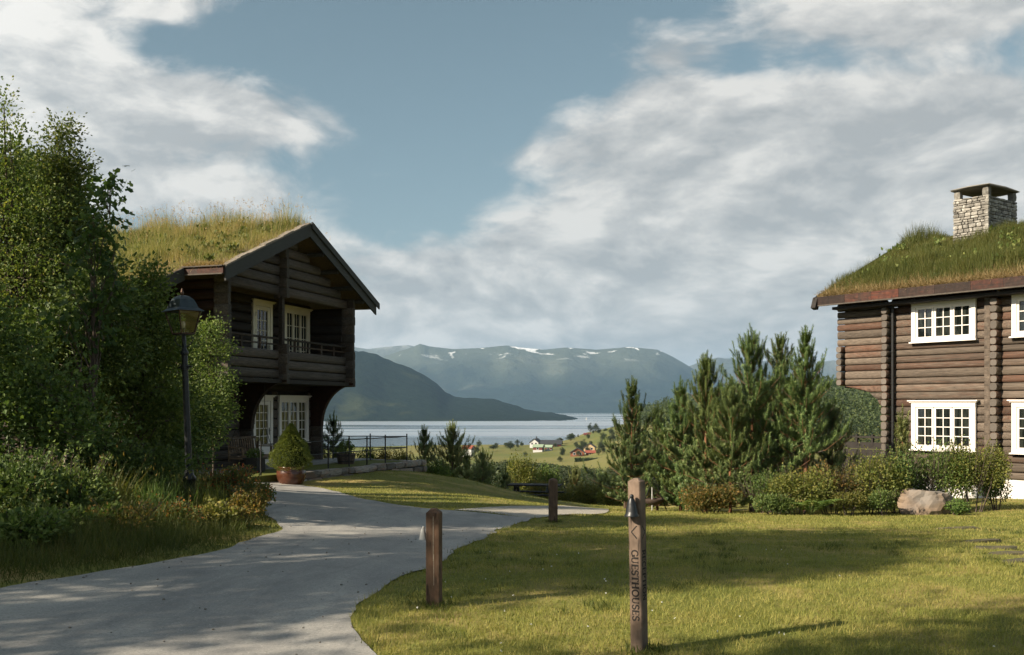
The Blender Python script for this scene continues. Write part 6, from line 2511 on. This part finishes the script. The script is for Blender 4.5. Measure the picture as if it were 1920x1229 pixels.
# valley wood: a few tree kinds, copied
M_V1 = leafmat('valley_leaf', [(0, (0.022, 0.036, 0.014)), (.6, (0.042, 0.060, 0.024)), (1, (0.070, 0.085, 0.034))], .25)
VAR = []
for v in range(5):
    rng = np.random.default_rng(900 + v)
    Ht = (7.0, 8.5, 6.0, 9.5, 7.5)[v]
    wd = (2.4, 2.2, 2.8, 2.4, 3.0)[v]
    lob = [(rng.uniform(-.6, .6) * wd, rng.uniform(-.6, .6) * wd, Ht * rng.uniform(.35, .85), wd * rng.uniform(.35, .6), wd * rng.uniform(.35, .6), Ht * rng.uniform(.13, .2)) for _ in range(9)]
    lob.append((0, 0, Ht * .88, wd * .4, wd * .4, Ht * .12))
    lob.append((0, 0, Ht * .3, wd * .8, wd * .8, Ht * .22))
    t = broadleaf('valley_tree', 'dark green broadleaf tree in the valley wood below the farm', (0, 0, -200), Ht, lob, .20, 8000, M_V1, 920 + v, .16, group='trees of the valley wood', nlimb=8, clump=.26, per=10)
    VAR.append(t)
rv = random.Random(6)
spots = []
for i in range(120):
    px = rv.uniform(835, 1235)
    d = rv.uniform(90, 340)
    ylim = np.interp(px, [850, 900, 980, 1050, 1130, 1250], [880, 872, 868, 876, 884, 856])
    spots.append((px, d, ylim))
used = set()
for i, (px, d, ylim) in enumerate(spots):
    v = i % 5
    X = (px - 960) / FPX * d
    zg = h1(X, d)
    ztop = EYE - (ylim - 6 + rv.uniform(0, 20) - HOR) / FPX * d
    Ht = (7.0, 8.5, 6.0, 9.5, 7.5)[v]
    s = min(max((ztop - zg) / Ht, .65), 1.7)
    zg = min(zg, ztop - Ht * s)
    if v not in used:
        o = VAR[v]
        used.add(v)
    else:
        o = copy_tree(VAR[v])
    o.location = (X, d, zg)
    o.rotation_euler = (0, 0, rv.uniform(0, 6.28))
    o.scale = (s * 1.15, s * 1.15, s)

# single trees by the farm
for px, yt, yb, d, w_, lab in [
        (957, 826, 842, 620, 8.0, 'round dark tree on the skyline of the field left of the white farmhouse'),
        (898, 824, 839, 600, 3.6, 'lone round tree on the field edge right of the red roofed house'),
        (1107, 792, 812, 770, 4.6, 'left one of the twin dark trees on the knoll'),
        (1117, 793, 812, 770, 4.6, 'right one of the twin dark trees on the knoll'),
        (1136, 803, 813, 760, 4.2, 'small dark tree right of the twin trees'),
        (1070, 813, 826, 660, 7.0, 'dark tree clump on the slope behind the long barn'),
        (1050, 820, 830, 655, 5.0, 'small dark tree beside the end of the long barn'),
        (1095, 822, 842, 600, 5.0, 'dark tree left of the yellow house'),
        (1128, 820, 850, 560, 6.0, 'dark tree right of the yellow house'),
        (925, 834, 842, 610, 6.0, 'low tree clump on the field edge'),
        (1000, 832, 842, 690, 5.0, 'tree at the left side of the white farmhouse'),
        (1055, 838, 856, 540, 3.0, 'small round tree left of the orange brown house'),
        (1146, 838, 862, 510, 5.0, 'tree at the right end of the long hedge')]:
    X = (px - 960) / FPX * d
    zb, zt = EYE - (yb - HOR) / FPX * d, EYE - (yt - HOR) / FPX * d
    Ht = zt - zb
    o = copy_tree(VAR[(px // 7) % 5])
    o['label'] = lab
    o['group'] = 'trees by the farm'
    o.name = 'farm_tree'
    h0 = (7.0, 8.5, 6.0, 9.5, 7.5)[(px // 7) % 5]
    o.location = (X, d, zb - .3)
    s = Ht / h0
    o.scale = (w_ / 5.0, w_ / 5.0, s)
    o.rotation_euler = (0, 0, px)


# small trees scattered along the field edges round the farm
for i in range(34):
    px = rv.choice([rv.uniform(872, 1000), rv.uniform(1040, 1150), rv.uniform(1040, 1150)])
    d = rv.uniform(480, 780)
    X = (px - 960) / FPX * d
    o = copy_tree(VAR[i % 5])
    o.name = 'field_tree'
    o['label'] = 'small dark tree or bush scattered round the farm fields'
    o['group'] = 'small trees round the farm'
    o.location = (X, d, h1(X, d) - .2)
    s = rv.uniform(.3, .75)
    o.scale = (s * 1.2, s * 1.2, s)
    o.rotation_euler = (0, 0, rv.uniform(0, 6.28))


def hedge():
    d = 470.0
    a, b_ = (1078 - 960) / FPX * d, (1132 - 960) / FPX * d
    z = EYE - (871 - HOR) / FPX * d
    t = thing('hedge', 'long clipped dark hedge in front of the orange brown house', 'hedge', ((a + b_) / 2, d, z))
    rng = np.random.default_rng(71)
    n = 6000
    P = np.c_[rng.uniform(a, b_, n) - (a + b_) / 2, rng.uniform(-1.2, 1.2, n), rng.uniform(-1, 3.0, n)]
    V, F = scatter(LEAF[0], LEAF[1], P, frames(rng.normal(0, 1, (n, 3)), rng.uniform(0, 6, n)), rng.uniform(.3, .6, n))
    ob('foliage', np_mesh('foliage', V, F, M_V1), t)
    MB().box((0, 0, .6), (b_ - a - .5, 1.6, 4)).obj('stem', M_CORE, t)  # solid dark filling inside the hedge


hedge()


def wood_mass(name, label, n, pxr, dr, seed, hmin, hmax, mat, fil, valley=False):
    """a far wood that reads as one mass"""
    rng = np.random.default_rng(seed)
    px, d = rng.uniform(*pxr, n), rng.uniform(*dr, n)
    k = fil(px, d)
    px, d = px[k], d[k]
    X = (px - 960) / FPX * d
    z = hgt(X, d)
    n = len(X)
    H = rng.uniform(hmin, hmax, n)
    if valley:
        yl = np.interp(px, [760, 850, 900, 980, 1050, 1130, 1250], [880, 874, 868, 866, 872, 880, 850])
        k = HOR - FPX * (z + H - EYE) / d > yl
        X, d, z, H = X[k], d[k], z[k], H[k]
        n = len(X)
    conif = rng.random(n) < .4
    m = 110
    idx = np.repeat(np.arange(n), m)
    u = np.tile((np.arange(m) + .5) / m, n)
    prof = np.where(conif[idx], (1 - u) * .22 + .02, .34 * np.sqrt(np.clip(1 - (2 * u - .95) ** 2, .02, 1)))
    a = rng.uniform(0, 6.28, len(idx))
    rr = prof * H[idx] * rng.uniform(.55, 1.1, len(idx))
    P = np.c_[X[idx] + rr * np.cos(a), d[idx] + rr * np.sin(a), z[idx] + H[idx] * (.08 + .92 * u)]
    dirs = np.c_[np.cos(a), np.sin(a), np.full(len(a), .3)] + rng.normal(0, .5, (len(a), 3))
    V, F = scatter(LEAF[0] * np.array([1.3, 1, 1.3]), LEAF[1], P, frames(dirs, rng.uniform(0, 6.28, len(a))), H[idx] * rng.uniform(.05, .095, len(idx)))
    o = ob(name, np_mesh(name, V, F, mat), kind='stuff')
    tag(o, label, 'forest')


M_FOREST = leafmat('forest_leaf', [(0, (0.022, 0.036, 0.013)), (.6, (0.050, 0.070, 0.024)), (1, (0.10, 0.12, 0.042))], .2, patch=.06)
wood_mass('forest', 'dense mixed forest covering the hill behind the right house', 1550, (1165, 1700), (320, 1150), 31, 9, 15, M_FOREST, lambda p, d: (p > 1240) | ((d > 650) & (p > 1185)) | (d < 420))
wood_mass('forest', 'dark wood filling the valley floor beneath the farm fields', 2200, (760, 1240), (110, 420), 32, 6, 9, M_FOREST, lambda p, d: d < np.interp(p, [640, 900, 1060, 1240], [380, 330, 400, 420]), True)

# ------------------------------------------------------------------ big trees beside the camera: their shade lies on the drive
SHT = 'roadside trees left of the camera'
for i, (x, y, Ht, r_, lo, lab) in enumerate([
        (-11.5, -1.2, 11.0, 2.2, .35, 'large roadside tree left of the camera'),
        (-8.5, -.2, 10.0, 1.9, .35, 'roadside tree nearest the camera on its left'),
        (-14.5, 5.5, 11.5, 2.2, .35, 'large roadside tree standing behind the left bank'),
        (-10.5, 6.0, 12.5, 1.7, .40, 'slim tall roadside tree above the left bank'),
        (-14.2, 2.0, 8.8, 2.1, .35, 'roadside tree between the large ones left of the camera'),
        (-11.8, 3.6, 11.5, 1.1, .62, 'thin roadside tree with a high narrow crown'),
        (-8.7, 13.1, 7.6, 1.05, .5, 'shorter roadside tree beside the left birches'),
        (-11.0, 23.4, 7.4, .95, .66, 'slender tree behind the birches close to the house wing')]):
    rng = np.random.default_rng(700 + i)
    lob = [(rng.uniform(-.8, .8) * r_, rng.uniform(-.8, .8) * r_, Ht * rng.uniform(lo, .88), r_ * rng.uniform(.4, .6), r_ * rng.uniform(.4, .6), Ht * rng.uniform(.09, .15)) for _ in range(11)]
    broadleaf('roadside_tree', lab, (x, y, h1(x, y)), Ht, lob, .17, 9500, M_L_DARK, 720 + i, .2, group=SHT, nlimb=14, clump=.25, per=12)

# ------------------------------------------------------------------ haze: the air over the fjord
def haze():
    m = bpy.data.materials.new('haze_air')
    m.use_nodes = True
    t = NT(m.node_tree)
    out = t.n('ShaderNodeOutputMaterial')
    pv = t.n('ShaderNodeVolumePrincipled')
    pv.inputs['Color'].default_value = (0.40, 0.64, 0.92, 1)
    pv.inputs['Density'].default_value = 0.000056
    pv.inputs['Anisotropy'].default_value = 0.1
    t.l(pv.outputs[0], out.inputs['Volume'])
    b = MB().box((0, 8000, 325), (33000, 25000, 830))
    o = b.obj('haze', m, kind='stuff')
    return o


haze()
